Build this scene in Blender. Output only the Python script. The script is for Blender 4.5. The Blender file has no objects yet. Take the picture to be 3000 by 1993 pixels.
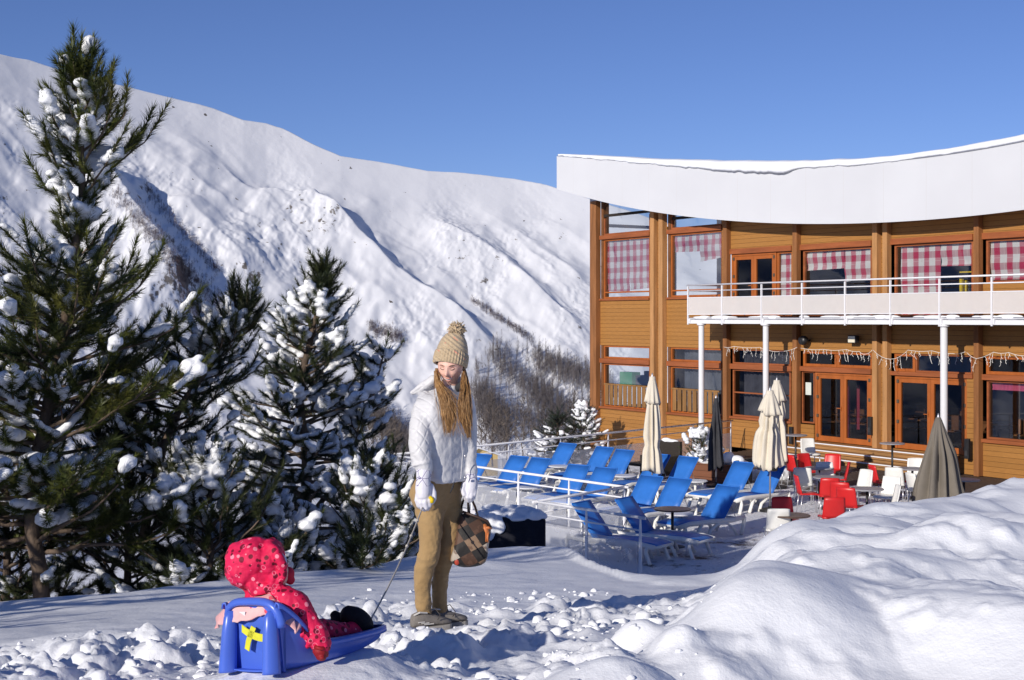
import bpy, bmesh, math, random
import numpy as np
from mathutils import Vector, Matrix

S = bpy.context.scene
COL = S.collection
FPX = 4121.0          # focal length in pixels of the 3000 px wide photograph
CAMZ = 1.84           # eye height above the snow the woman stands on
HOR = 935.0           # pixel row of the horizon
TZ = -2.55            # terrace level
SUN_EL, SUN_AZ = math.radians(20), math.radians(35)

# ------------------------------------------------------------------ camera
cam = bpy.data.cameras.new('camera'); cam_ob = bpy.data.objects.new('camera', cam); COL.objects.link(cam_ob)
cam_ob.location = (0, 0, CAMZ); cam_ob.rotation_euler = (math.radians(90), 0, 0)
cam.sensor_width = 36; cam.lens = 36*FPX/3000; cam.shift_y = -(1993/2-HOR)/3000
cam.clip_start = .1; cam.clip_end = 20000
S.camera = cam_ob
# ------------------------------------------------------------------ sky and sun
W = bpy.data.worlds.new('World'); S.world = W; W.use_nodes = True
nt = W.node_tree; nt.nodes.clear()
sky = nt.nodes.new('ShaderNodeTexSky'); sky.sky_type = 'NISHITA'; sky.sun_disc = False
sky.sun_elevation = SUN_EL; sky.sun_rotation = math.pi+SUN_AZ
sky.altitude = 2200; sky.air_density = 1.0; sky.dust_density = 0.0; sky.ozone_density = 4.0
bg = nt.nodes.new('ShaderNodeBackground'); bg.inputs[1].default_value = .088
wo = nt.nodes.new('ShaderNodeOutputWorld')
tint = nt.nodes.new('ShaderNodeMix'); tint.data_type = 'RGBA'; tint.blend_type = 'MULTIPLY'; tint.inputs[0].default_value = 1
tint.inputs[7].default_value = (.84, .82, 1.08, 1); nt.links.new(sky.outputs[0], tint.inputs[6])   # deep winter blue
nt.links.new(tint.outputs[2], bg.inputs[0]); nt.links.new(bg.outputs[0], wo.inputs[0])
sl = bpy.data.lights.new('sun', 'SUN'); sl.energy = 4.4; sl.angle = math.radians(.5); sl.color = (1, .93, .84)
so = bpy.data.objects.new('sun', sl); COL.objects.link(so)
sdir = Vector((math.sin(SUN_AZ)*math.cos(SUN_EL), math.cos(SUN_AZ)*math.cos(SUN_EL), -math.sin(SUN_EL)))
so.rotation_euler = sdir.to_track_quat('-Z', 'Y').to_euler(); so.location = (-20, -30, 30)
S.view_settings.view_transform = 'Standard'; S.view_settings.look = 'None'
S.view_settings.exposure = 0.0; S.view_settings.gamma = 1.0
S.render.engine = 'CYCLES'
S.cycles.max_bounces = 8; S.cycles.transparent_max_bounces = 16
S.cycles.caustics_reflective = False; S.cycles.caustics_refractive = False

# ------------------------------------------------------------------ small helpers
def at(px, py, y):
    return Vector(((px-1500)/FPX*y, y, CAMZ-(py-HOR)/FPX*y))
def on_terrace(px, py, h=0.0):
    d = (CAMZ-TZ-h)*FPX/(py-HOR)
    return Vector(((px-1500)/FPX*d, d, TZ))
_rs = np.random.RandomState(5); _LAT = _rs.rand(512, 512)
def vnoise(x, y):
    x = np.asarray(x, float); y = np.asarray(y, float)
    xi = np.floor(x).astype(int); yi = np.floor(y).astype(int); fx = x-xi; fy = y-yi
    fx = fx*fx*(3-2*fx); fy = fy*fy*(3-2*fy)
    a = _LAT[xi % 512, yi % 512]; b = _LAT[(xi+1) % 512, yi % 512]
    c = _LAT[xi % 512, (yi+1) % 512]; d = _LAT[(xi+1) % 512, (yi+1) % 512]
    return (a*(1-fx)+b*fx)*(1-fy)+(c*(1-fx)+d*fx)*fy
def fbm(x, y, o=4, g=.5):
    s = 0; a = 1; t = 0
    for i in range(o):
        s = s+a*vnoise(x*2**i+17.3*i, y*2**i+9.1*i); t += a; a *= g
    return s/t
def sst(a, b, x):
    t = np.clip((x-a)/(b-a), 0, 1); return t*t*(3-2*t)
def mesh_np(name, V, F, smooth=True):
    me = bpy.data.meshes.new(name); F = np.asarray(F, np.int32); m, k = F.shape
    me.vertices.add(len(V)); me.vertices.foreach_set('co', np.asarray(V, np.float32).ravel())
    me.loops.add(m*k); me.loops.foreach_set('vertex_index', F.ravel())
    me.polygons.add(m); me.polygons.foreach_set('loop_start', np.arange(0, m*k, k, dtype=np.int32))
    me.polygons.foreach_set('use_smooth', np.full(m, smooth, dtype=bool))
    me.update(calc_edges=True); return me
def grid_faces(nr, nc):
    i = np.arange(nr*nc).reshape(nr, nc)
    return np.stack([i[:-1, :-1], i[:-1, 1:], i[1:, 1:], i[1:, :-1]], -1).reshape(-1, 4)
def link(name, me, mat, parent=None, loc=None):
    o = bpy.data.objects.new(name, me); COL.objects.link(o)
    if mat is not None: me.materials.append(mat)
    if parent is not None: o.parent = parent
    if loc is not None: o.location = loc
    return o
def tag(o, label=None, cat=None, group=None, kind=None):
    if label: o['label'] = label
    if cat: o['category'] = cat
    if group: o['group'] = group
    if kind: o['kind'] = kind
    return o
def thing(name, label, cat, loc=(0, 0, 0), rz=0, group=None):
    o = bpy.data.objects.new(name, None); COL.objects.link(o)
    o.location = loc; o.rotation_euler = (0, 0, rz); o.empty_display_size = .1
    return tag(o, label, cat, group)
def dup(root, loc, rz, label, group=None, scale=None):
    r = root.copy(); COL.objects.link(r); r.location = loc; r.rotation_euler = (0, 0, rz); r['label'] = label
    if group: r['group'] = group
    if scale: r.scale = scale
    for c in root.children:
        k = c.copy(); COL.objects.link(k); k.parent = r
        for g in c.children:
            q = g.copy(); COL.objects.link(q); q.parent = k
    return r

class G:
    """collects shapes into one mesh"""
    def __init__(s, off=(0, 0, 0)): s.v = []; s.f = []; s.off = Vector(off)
    def add(s, vs, fs):
        n = len(s.v); s.v += [tuple(Vector(v)-s.off) for v in vs]; s.f += [tuple(i+n for i in f) for f in fs]; return s
    def box(s, x0, x1, y0, y1, z0, z1):
        vs = [(x, y, z) for x in (x0, x1) for y in (y0, y1) for z in (z0, z1)]
        return s.add(vs, [(0, 1, 3, 2), (4, 6, 7, 5), (0, 4, 5, 1), (2, 3, 7, 6), (0, 2, 6, 4), (1, 5, 7, 3)])
    def quad(s, a, b, c, d): return s.add([a, b, c, d], [(0, 1, 2, 3)])
    def loft(s, rings, caps=True):
        n = len(rings[0]); vs = [p for r in rings for p in r]; fs = []
        for i in range(len(rings)-1):
            for j in range(n):
                k = (j+1) % n; fs.append((i*n+j, i*n+k, (i+1)*n+k, (i+1)*n+j))
        if caps: fs.append(tuple(range(n-1, -1, -1))); fs.append(tuple((len(rings)-1)*n+j for j in range(n)))
        return s.add(vs, fs)
    def tube(s, pts, rad, n=8, flat=1.0, caps=True):
        pts = [Vector(p) for p in pts]
        if not hasattr(rad, '__len__'): rad = [rad]*len(pts)
        rings = []; ref = None
        for i, p in enumerate(pts):
            t = (pts[min(i+1, len(pts)-1)]-pts[max(i-1, 0)]).normalized()
            if ref is None: ref = Vector((0, 0, 1)) if abs(t.z) < .9 else Vector((1, 0, 0))
            a = (ref-t*ref.dot(t)).normalized(); ref = a; b = t.cross(a)
            rings.append([p+a*math.cos(2*math.pi*j/n)*rad[i]*flat+b*math.sin(2*math.pi*j/n)*rad[i] for j in range(n)])
        return s.loft(rings, caps)
    def ell(s, pts, n=20):
        """loft of ellipses: (centre, rx, ry) lying flat, rounded ends by the caller"""
        return s.loft([[Vector(c)+Vector((math.cos(2*math.pi*j/n)*rx, math.sin(2*math.pi*j/n)*ry, 0)) for j in range(n)] for c, rx, ry in pts])
    def blob(s, c, r, nu=12, nv=8, rot=None):
        r = (r, r, r) if not hasattr(r, '__len__') else r; rings = []
        c = Vector(c)
        for i in range(nv+1):
            th = math.pi*(i/nv*.98+.01); q = []
            for j in range(nu):
                ph = 2*math.pi*j/nu
                p = Vector((r[0]*math.sin(th)*math.cos(ph), r[1]*math.sin(th)*math.sin(ph), r[2]*math.cos(th)))
                if rot is not None: p = rot @ p
                q.append(c+p)
            rings.append(q)
        return s.loft(rings)
    def lathe(s, prof, c=(0, 0, 0), n=24, axis=None, caps=True):
        c = Vector(c); ax = Vector(axis or (0, 0, 1)).normalized()
        a = (Vector((1, 0, 0))-ax*ax.x).normalized(); b = ax.cross(a)
        return s.loft([[c+ax*h+a*r*math.cos(2*math.pi*j/n)+b*r*math.sin(2*math.pi*j/n) for j in range(n)] for r, h in prof], caps)
    def build(s, name, mat, parent=None, smooth=False, bevel=0, remesh=0, smit=0, solid=0, sub=0, loc=None, disp=None):
        me = bpy.data.meshes.new(name); me.from_pydata(s.v, [], s.f)
        bm = bmesh.new(); bm.from_mesh(me)
        if smooth or solid or remesh or sub: bmesh.ops.remove_doubles(bm, verts=bm.verts, dist=1e-5)
        bmesh.ops.recalc_face_normals(bm, faces=bm.faces); bm.to_mesh(me); bm.free()
        if smooth or remesh or sub: me.polygons.foreach_set('use_smooth', np.ones(len(me.polygons), bool))
        o = link(name, me, mat, parent, loc)
        if solid: m = o.modifiers.new('s', 'SOLIDIFY'); m.thickness = solid; m.offset = 0
        if sub: m = o.modifiers.new('u', 'SUBSURF'); m.levels = sub; m.render_levels = sub
        if remesh:
            m = o.modifiers.new('r', 'REMESH'); m.mode = 'VOXEL'; m.voxel_size = remesh; m.use_smooth_shade = True
        if smit: m = o.modifiers.new('sm', 'SMOOTH'); m.iterations = smit; m.factor = .5
        if disp:
            tx = bpy.data.textures.new('wrinkle', 'CLOUDS'); tx.noise_scale = disp[1]; tx.noise_depth = 2; m = o.modifiers.new('d', 'DISPLACE'); m.texture = tx; m.strength = disp[0]; m.mid_level = .5; m.texture_coords = 'LOCAL'
        if bevel: m = o.modifiers.new('b', 'BEVEL'); m.width = bevel; m.segments = 2; m.limit_method = 'ANGLE'
        return o

# ------------------------------------------------------------------ materials
class N:
    def __init__(s, name):
        s.m = bpy.data.materials.new(name); s.m.use_nodes = True; s.t = s.m.node_tree
        s.b = s.t.nodes['Principled BSDF']; s.out = s.t.nodes['Material Output']
        s.tc = s.t.nodes.new('ShaderNodeTexCoord')
    def n(s, ty, **kw):
        q = s.t.nodes.new(ty)
        for k, v in kw.items():
            if k.startswith('i_'):
                k = k[2:]; q.inputs[int(k) if k.isdigit() else k].default_value = v
            else: setattr(q, k, v)
        return q
    def l(s, a, b): s.t.links.new(a, b)
    def noise(s, scale, detail=3, rough=.5, vec=None, sc=None):
        q = s.n('ShaderNodeTexNoise'); q.inputs['Scale'].default_value = scale; q.inputs['Detail'].default_value = detail; q.inputs['Roughness'].default_value = rough
        v = vec or s.tc.outputs['Object']
        if sc:
            mp = s.n('ShaderNodeMapping'); mp.inputs['Scale'].default_value = sc; s.l(v, mp.inputs[0]); v = mp.outputs[0]
        s.l(v, q.inputs['Vector']); return q.outputs['Fac']
    def ramp(s, fac, stops, interp='LINEAR'):
        q = s.n('ShaderNodeValToRGB'); e = q.color_ramp.elements; q.color_ramp.interpolation = interp
        while len(e) < len(stops): e.new(.5)
        for i, (p, c) in enumerate(stops): e[i].position = p; e[i].color = (c, c, c, 1) if not hasattr(c, '__len__') else (*c, 1)
        s.l(fac, q.inputs[0]); return q.outputs[0]
    def math(s, op, a, b=None, clamp=False):
        q = s.n('ShaderNodeMath', operation=op, use_clamp=clamp)
        for i, v in enumerate((a, b)):
            if v is None: continue
            if isinstance(v, (int, float)): q.inputs[i].default_value = v
            else: s.l(v, q.inputs[i])
        return q.outputs[0]
    def mix(s, fac, a, b, blend='MIX'):
        q = s.n('ShaderNodeMix', data_type='RGBA', blend_type=blend)
        for i, v in ((0, fac), (6, a), (7, b)):
            if isinstance(v, (int, float)): q.inputs[i].default_value = v
            elif isinstance(v, tuple): q.inputs[i].default_value = (*v, 1)
            else: s.l(v, q.inputs[i])
        return q.outputs[2]
    def xyz(s):
        q = s.n('ShaderNodeSeparateXYZ'); s.l(s.tc.outputs['Object'], q.inputs[0]); return q.outputs
    def col(s, c):
        if isinstance(c, tuple): s.b.inputs['Base Color'].default_value = (*c, 1)
        else: s.l(c, s.b.inputs['Base Color'])
        return s
    def bump(s, h, strength=.3, dist=.01):
        q = s.n('ShaderNodeBump'); q.inputs['Strength'].default_value = strength; q.inputs['Distance'].default_value = dist
        s.l(h, q.inputs['Height']); s.l(q.outputs[0], s.b.inputs['Normal']); return s
    def set(s, rough=.6, spec=.3, metal=0, sheen=0, trans=0):
        s.b.inputs['Roughness'].default_value = rough; s.b.inputs['Specular IOR Level'].default_value = spec
        s.b.inputs['Metallic'].default_value = metal; s.b.inputs['Sheen Weight'].default_value = sheen
        return s

def plain(name, c, rough=.6, var=.12, scale=6, spec=.3, metal=0, bump=0, bscale=60, bdist=.004, sc=None, sheen=0):
    m = N(name); f = m.noise(scale, 4, .6, sc=sc)
    lo = tuple(max(0, x*(1-var)) for x in c); hi = tuple(min(1, x*(1+var)) for x in c)
    m.col(m.ramp(f, [(.3, lo), (.7, hi)])).set(rough, spec, metal, sheen)
    if bump: m.bump(m.noise(bscale, 3, .6, sc=sc), bump, bdist)
    return m.m

def snow_mat(name, b1=(8, .30, .03), b2=(48, .45, .008), tint=(.86, .875, .90)):
    m = N(name); m.col(m.ramp(m.noise(.6, 4), [(.3, tuple(x*.97 for x in tint)), (.7, tint)])).set(.55, .25)
    h1 = m.noise(b1[0], 5, .6); h2 = m.noise(b2[0], 4, .65)
    a = m.n('ShaderNodeBump'); a.inputs['Strength'].default_value = b1[1]; a.inputs['Distance'].default_value = b1[2]; m.l(h1, a.inputs['Height'])
    b = m.n('ShaderNodeBump'); b.inputs['Strength'].default_value = b2[1]; b.inputs['Distance'].default_value = b2[2]; m.l(h2, b.inputs['Height'])
    m.l(a.outputs[0], b.inputs['Normal']); m.l(b.outputs[0], m.b.inputs['Normal'])
    # ice crystals: sparse glossy grains
    v = m.n('ShaderNodeTexVoronoi'); v.inputs['Scale'].default_value = 55; m.l(m.tc.outputs['Object'], v.inputs['Vector'])
    g = m.math('LESS_THAN', v.outputs['Distance'], .1)
    m.l(m.math('SUBTRACT', .55, m.math('MULTIPLY', g, .4)), m.b.inputs['Roughness'])
    return m.m

def wood_boards(name, c, board=.145, dark=.35, axis=2, var=.18):
    m = N(name); x, y, z = m.xyz(); zz = (x, y, z)[axis]
    fr = m.math('FRACT', m.math('DIVIDE', zz, board))
    groove = m.math('LESS_THAN', fr, .07)
    fl = m.math('FLOOR', m.math('DIVIDE', zz, board))
    wn = m.n('ShaderNodeTexWhiteNoise', noise_dimensions='1D'); m.l(fl, wn.inputs['W'])
    sc = [2.0, 2.0, 2.0]; sc = [3, 3, 60] if axis == 2 else [60, 3, 3]
    gr = m.noise(1.2, 5, .65, sc=tuple(sc)); st = m.noise(.45, 3)
    a = m.ramp(gr, [(.25, tuple(v*(1-var) for v in c)), (.75, tuple(v*(1+var) for v in c))])
    a = m.mix(m.math('MULTIPLY', wn.outputs[0], .45), a, tuple(v*.72 for v in c))
    a = m.mix(m.math('MULTIPLY', m.math('GREATER_THAN', st, .62), .12), a, tuple(v*.6 for v in c))
    a = m.mix(groove, a, tuple(v*dark for v in c)); m.col(a).set(.6, .25)
    h = m.math('SUBTRACT', m.math('MULTIPLY', gr, .25), groove)
    m.bump(h, .6, .008); return m.m

def glass_mat(name, tint=(1, 1, 1), gl=.5, rough=.01, fac=.12):
    m = N(name); t = m.t; t.nodes.remove(m.b)
    tr = m.n('ShaderNodeBsdfTransparent'); tr.inputs[0].default_value = (*tint, 1)
    g = m.n('ShaderNodeBsdfGlossy'); g.inputs['Roughness'].default_value = rough; g.inputs[0].default_value = (.95, .97, 1, 1)
    lw = m.n('ShaderNodeLayerWeight'); lw.inputs[0].default_value = .5
    fr = m.math('ADD', .05, m.math('MULTIPLY', .95, m.math('POWER', lw.outputs['Facing'], 5.0)))
    f = m.math('ADD', m.math('MULTIPLY', fr, gl), fac, True)
    mx = m.n('ShaderNodeMixShader'); m.l(f, mx.inputs[0]); m.l(tr.outputs[0], mx.inputs[1]); m.l(g.outputs[0], mx.inputs[2]); m.l(mx.outputs[0], m.out.inputs[0])
    return m.m

def panel_mat(name, c, alpha):
    m = N(name); t = m.t; tr = m.n('ShaderNodeBsdfTransparent'); df = m.n('ShaderNodeBsdfDiffuse'); df.inputs[0].default_value = (*c, 1)
    tl = m.n('ShaderNodeBsdfTranslucent'); tl.inputs[0].default_value = (*c, 1)
    a = m.n('ShaderNodeMixShader'); a.inputs[0].default_value = .35; m.l(df.outputs[0], a.inputs[1]); m.l(tl.outputs[0], a.inputs[2])
    b = m.n('ShaderNodeMixShader'); f = m.math('ADD', m.math('MULTIPLY', m.noise(3, 3), .12), alpha-.06, True); m.l(f, b.inputs[0])
    m.l(tr.outputs[0], b.inputs[1]); m.l(a.outputs[0], b.inputs[2]); m.l(b.outputs[0], m.out.inputs[0]); return m.m

def plaid_mat(name):
    m = N(name); x, y, z = m.xyz()
    def band(v, per, ph, w): return m.math('LESS_THAN', m.math('FRACT', m.math('ADD', m.math('DIVIDE', v, per), ph)), w)
    vx = band(x, .42, .1, .46); vz = band(z, .42, .3, .46)
    s = m.math('ADD', vx, vz); c = m.ramp(m.math('DIVIDE', s, 2.0), [(0, (.74, .69, .67)), (.5, (.58, .22, .25)), (1, (.50, .04, .08))], 'LINEAR')
    c = m.mix(m.math('MULTIPLY', m.math('MULTIPLY', m.math('SUBTRACT', 1.0, vx), vz), .75), c, (.52, .36, .36))
    ln = m.math('MAXIMUM', band(x, .42, .32, .03), band(z, .42, .52, .03))
    c = m.mix(m.math('MULTIPLY', ln, .6), c, (.75, .62, .6)); m.col(c).set(.9, .1); m.bump(m.noise(7, 3), .2, .02); return m.m

def dots_mat(name):
    m = N(name)
    def vor(scale, off):
        mp = m.n('ShaderNodeMapping'); mp.inputs['Location'].default_value = (off, off*.7, off*1.3); m.l(m.tc.outputs['Object'], mp.inputs[0])
        v = m.n('ShaderNodeTexVoronoi'); v.inputs['Scale'].default_value = scale; v.inputs['Randomness'].default_value = .6; m.l(mp.outputs[0], v.inputs['Vector']); return v
    base = (.66, .012, .075)
    c = m.ramp(m.noise(6, 3), [(.3, (.58, .009, .06)), (.7, (.72, .018, .09))])
    for scale, off, r, colr, th in ((27, 0, .27, (.17, .006, .025), .28), (31, 3.1, .24, (.85, .24, .32), .38), (34, 7.7, .22, (.13, .006, .02), .3)):
        v = vor(scale, off); h = m.n('ShaderNodeSeparateColor'); m.l(v.outputs['Color'], h.inputs[0])
        on = m.math('GREATER_THAN', h.outputs[0], th)
        rad = m.math('MULTIPLY', m.math('ADD', h.outputs[1], .45), r)
        d = m.math('LESS_THAN', v.outputs['Distance'], rad)
        c = m.mix(m.math('MULTIPLY', d, on), c, colr)
        ring = m.math('MULTIPLY', m.math('LESS_THAN', m.math('ABSOLUTE', m.math('SUBTRACT', v.outputs['Distance'], .3)), .035), m.math('LESS_THAN', h.outputs[0], th*.55))
        c = m.mix(ring, c, (.8, .18, .27))
    m.col(c).set(.62, .25); m.bump(m.noise(11, 4, .6), .55, .02); return m.m

SNOW = snow_mat('snow'); SNOW_T = snow_mat('tree_snow', (14, .4, .03), (70, .3, .006)); 
TIMBER = plain('timber', (.25, .105, .038), .65, .32, 5, .25, bump=.4, bscale=30, sc=(1, 1, .12))
TIMBER_L = plain('pale_timber', (.42, .215, .085), .65, .28, 5, .25, bump=.4, bscale=30, sc=(1, 1, .12))
FRAME = plain('orange_frame', (.37, .105, .022), .45, .15, 4, .35, sc=(1, 1, .3))
BEAM = plain('header_timber', (.29, .088, .030), .6, .25, 5, .3, sc=(.15, 1, 1))
CLAD = wood_boards('ochre_cladding', (.37, .172, .046), var=.26)
SLAT = plain('slat_wood', (.24, .125, .045), .7, .3, 6, .2, bump=.3, sc=(1, 1, .15))
WHITE = plain('white_paint', (.70, .70, .71), .4, .03, 3, .4)
WMETAL = plain('white_metal', (.78, .78, .80), .35, .04, 3, .4)
GREYM = plain('grey_metal', (.42, .42, .45), .35, .08, 5, .5, .6)
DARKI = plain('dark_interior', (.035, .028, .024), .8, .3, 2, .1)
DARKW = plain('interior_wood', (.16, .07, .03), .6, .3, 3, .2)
GLASS = glass_mat('window_glass', (.82, .86, .86), .9, .01, .10)
GLASSR = glass_mat('clear_glass', (.85, .9, .92), .9, .01, .28)
DARKG = glass_mat('door_glass', (.62, .62, .62), .7, .02, .025)
PLAID = plaid_mat('plaid_fabric')
BALC = panel_mat('balcony_mesh', (.86, .83, .80), .8)
PLEX = panel_mat('plexiglass', (.70, .71, .74), .33)
CURT = plain('grey_curtain', (.10, .105, .13), .9, .25, 3, .1)
REDC = plain('red_curtain', (.32, .05, .075), .9, .2, 4, .1)
BLACK = plain('black_plastic', (.02, .02, .022), .4, .2, 8, .4)
DGREY = plain('charcoal_fabric', (.045, .045, .05), .85, .15, 8, .15, bump=.2)

# ------------------------------------------------------------------ snow ground near the camera
_EY = [4.2, 5.5, 7, 9.5, 12, 14.5, 16, 18, 22, 26, 35, 60]; _EX = [-.5, .0, .62, 1.35, 1.9, 2.9, 3.8, 5.1, 8.5, 12, 20, 45]
_LX = [-30, -5, -3, -1.5, -.6, .2, .6, .85, 1.0, 1.25, 1.6, 2.6, 5]; _LY = [9.2, 9.6, 10.2, 12.6, 14.6, 15.6, 15.2, 13.4, 12.0, 11.5, 11.5, 12, 13]
MOUNDS = [  # x, y, height, rx, ry : snow mounds of the bank and beside the path
    (1.35, 7.15, .16, .5, .40), (.95, 6.5, .08, .24, .22), (.62, 7.25, .16, .15, .15), (.36, 6.65, .05, .16, .1),
    (2.35, 8.6, .16, .9, .35), (3.2, 9.6, .24, .9, .5), (1.75, 9.6, .16, .4, .4), (1.98, 10.7, .14, .4, .45), (2.3, 12.0, .06, .45, .5), (3.0, 12.2, .05, .7, .4),
    (3.2, 13.8, .08, .8, .5), (4.4, 14.6, .05, .8, .6), (5.6, 15.5, .07, 1., .6), (6.6, 17.4, .16, .9, .6), (8.0, 19.0, .2, 1.2, .8), (7.2, 16.0, .06, .9, .6),
    (.62, 5.75, .13, .5, .22), (-.10, 5.45, .10, .15, .13), (.02, 4.75, .06, .5, .25), (.18, 6.0, .05, .12, .1), (.30, 6.9, .07, .13, .1), (.78, 6.75, .1, .13, .12), (-.12, 5.75, .04, .12, .1),
    (2.6, 7.4, .04, .8, .5), (.3, 15.6, .08, 1.0, .8), (-.6, 14.2, .08, .6, .5),
    (-2.3, 7.6, .07, .5, .25), (-1.75, 7.5, .06, .3, .15), (3.7, 11., .05, .6, .4), (4.8, 12.4, .03, .8, .5), (2.9, 10.5, .10, .4, .3)]
_L = (-3.05, 35.1)
def ground_base(x, y):
    x = np.asarray(x, float); y = np.asarray(y, float)
    ye = np.interp(x, _LX, _LY); ye2 = ye
    zl = .98-.115*np.minimum(y, ye); zl = zl-.30*np.maximum(0, y-ye2)*sst(0, 2.5, y-ye2)
    zl = zl-np.maximum(0, -2.2-x)*.055
    db = (x+3.05)*-.75+(y-35.1)*.66
    fl = TZ-.08-.30*np.maximum(0, db-.2)-.12*np.maximum(0, -4.5-x)-.16*np.maximum(0, y-75)
    fl = np.maximum(fl, -62+.02*np.abs(x)*0)
    zl = np.maximum(zl, fl)
    yb = np.minimum(y, 30)
    brk = np.interp(x, [.9, 1.3, 1.9, 2.5, 3.5], [7.2, 7.45, 7.75, 7.0, 6.5])+.25*(fbm(x*1.3, x*0+2, 2)-.5)
    zr = .75-.055*yb-.30*sst(.1, -1.15, y-brk)*sst(.1, 1.0, x)
    xe = np.interp(y, _EY, _EX)
    w = np.interp(y, [4, 7, 10, 14, 20], [.5, .35, .4, .7, 1.2])
    t = sst(-1, 1, (x-xe-w*.5)/w)
    far = sst(24, 30, y)
    zr = zr-.115*sst(10.2, 13, y)*(1-sst(20, 26, y))
    z = zl*(1-t)+zr*t
    z = z*(1-far)+zl*far
    return z, t
def ground_z(x, y, detail=True):
    x = np.asarray(x, float); y = np.asarray(y, float)
    z, t = ground_base(x, y)
    near = 1-sst(22, 30, y)
    for mx, my, h, rx, ry in MOUNDS:
        d = ((x-mx)/rx)**2+((y-my)/ry)**2
        z = z+h*np.exp(-d**1.25)*near
    # soft billows of the bank
    b = fbm(x*.9+3, y*.9, 2)-.5; z = z+b*.34*t*near*sst(5, 8, y)
    b2 = np.maximum(fbm(x*2.3, y*2.6+7, 1)-.45, 0); z = z+(.08+.12*sst(11, 8.6, y))*b2*t*near*sst(7.2, 8.4, y); b3 = np.maximum(fbm(x*5.2+3, y*5.6, 3)-.46, 0); z = z+.11*b3*t*near*sst(.40, .6, fbm(x*.8, y*.8+4, 2))
    z = z+(fbm(x*3.5, y*3.5, 2)-.5)*.022*near
    if detail:
        # trodden, cloddy strip along the path
        c = 1-t
        m = c*sst(1.0, .25, np.abs(y-(7.9+.05*x))/3.6)*(1-sst(10.2, 11.8, y-.28*x))
        m = np.where(x < -1.2, m*(1-sst(7.4, 8.2, y-.15*(x+1.2))), m)
        m = np.maximum(m, .35*c*(1-sst(6.5, 7.5, y)))
        wx = x+.07*fbm(x*4, y*4, 2); wy = y+.07*fbm(x*4+9, y*4, 2)
        bil = lambda f, o: np.abs(fbm(wx*f+o, wy*f+o, 2)-.5)*2
        lump = (.2+1.2*sst(.35, .65, fbm(x*1.9, y*2.3, 2)))*(bil(3.6, 0)*.11+bil(8, 3)*.055+bil(19, 6)*.03)+(fbm(x*45, y*45, 2)-.5)*.012-.04
        z = z+m*(lump-.02)
        z = z+(fbm(x*11, y*11, 2)-.5)*.004*t*near
    # the sled presses into a flat spot, the shoes too
    for cx, cy, r, zz in ((-.86, 6.2, .42, .36), (-.47, 8.3, .2, .0)):
        k = np.exp(-(((x-cx)**2+(y-cy)**2)/r**2)**2); z = z*(1-k)+zz*k
    return z
def gz(x, y): return float(ground_z(np.array([x]), np.array([y]))[0])
_ys = np.concatenate([np.linspace(-14, 4, 20), 4.1*np.exp(np.arange(0, 560)*.0035), 29.2*np.exp(np.arange(1, 90)*.03)])
_u = np.concatenate([-np.geomspace(3.2, .46, 40)[:-1], np.linspace(-.46, .46, 340), np.geomspace(.46, 3.2, 40)[1:]])
_X = _u[None, :]*np.maximum(_ys, 4.2)[:, None]; _Y = np.repeat(_ys[:, None], len(_u), 1)
_Z = ground_z(_X, _Y)
ground = link('snow_ground', mesh_np('snow_ground', np.stack([_X, _Y, _Z], -1).reshape(-1, 3), grid_faces(*_X.shape)), SNOW)
tag(ground, kind='structure')

# loose clods of snow on the trodden path
rng = np.random.RandomState(11)
def ico(sub):
    bm = bmesh.new(); bmesh.ops.create_icosphere(bm, subdivisions=sub, radius=1)
    V = np.array([v.co[:] for v in bm.verts]); F = np.array([[v.index for v in f.verts] for f in bm.faces]); bm.free(); return V, F
ICO1, ICOF1 = ico(1); ICO2, ICOF2 = ico(2); ICO3, ICOF3 = ico(3)
def clods(n, xf, yf, smin, smax, seed):
    r = np.random.RandomState(seed); Vs = []; Fs = []; k = 0
    while k < n:
        y = r.uniform(*yf); x = r.uniform(*xf)
        if y-.28*x > 10.6+r.randn()*.4: continue
        z, t = ground_base(x, y)
        if t > (.25 if r.rand() < .8 else .93) or (x < -1.2 and y-.15*(x+1.2) > 7.8): continue
        if ((x+.86)/.55)**2+((y-6.2)/.35)**2 < 1 or (x+.47)**2+(y-8.35)**2 < .05: continue
        if fbm(np.array(x*1.3), np.array(y*1.3), 2) < .42: continue
        s = smin*(smax/smin)**(r.rand()**2.2)
        V = ICO2*(1+.5*(fbm(ICO2[:, 0]*1.9+k*3.1, ICO2[:, 1]*1.9+ICO2[:, 2]*1.7, 3)-.5)[:, None]*2)
        for q in range(7):
            nn = r.randn(3); nn /= np.linalg.norm(nn); dd = V @ nn; V = V-np.outer(np.maximum(0, dd-r.uniform(.45, .8))*.85, nn)
        V = V*s*np.array([1, r.uniform(.7, 1.1), r.uniform(.55, .85)])
        a = r.rand()*6.28; V = V @ np.array([[math.cos(a), math.sin(a), 0], [-math.sin(a), math.cos(a), 0], [0, 0, 1]])
        Vs.append(V+np.array([x, y, gz(x, y)+s*.05])); Fs.append(ICOF2+len(ICO2)*k); k += 1
    return np.concatenate(Vs), np.concatenate(Fs)
_V, _F = clods(1000, (-3.6, 2.6), (5.0, 11.2), .008, .06, 3)
tag(link('snow_clods', mesh_np('snow_clods', _V, _F), SNOW), label='loose clods of snow on the trodden path', cat='snow clods', kind='stuff')

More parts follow.
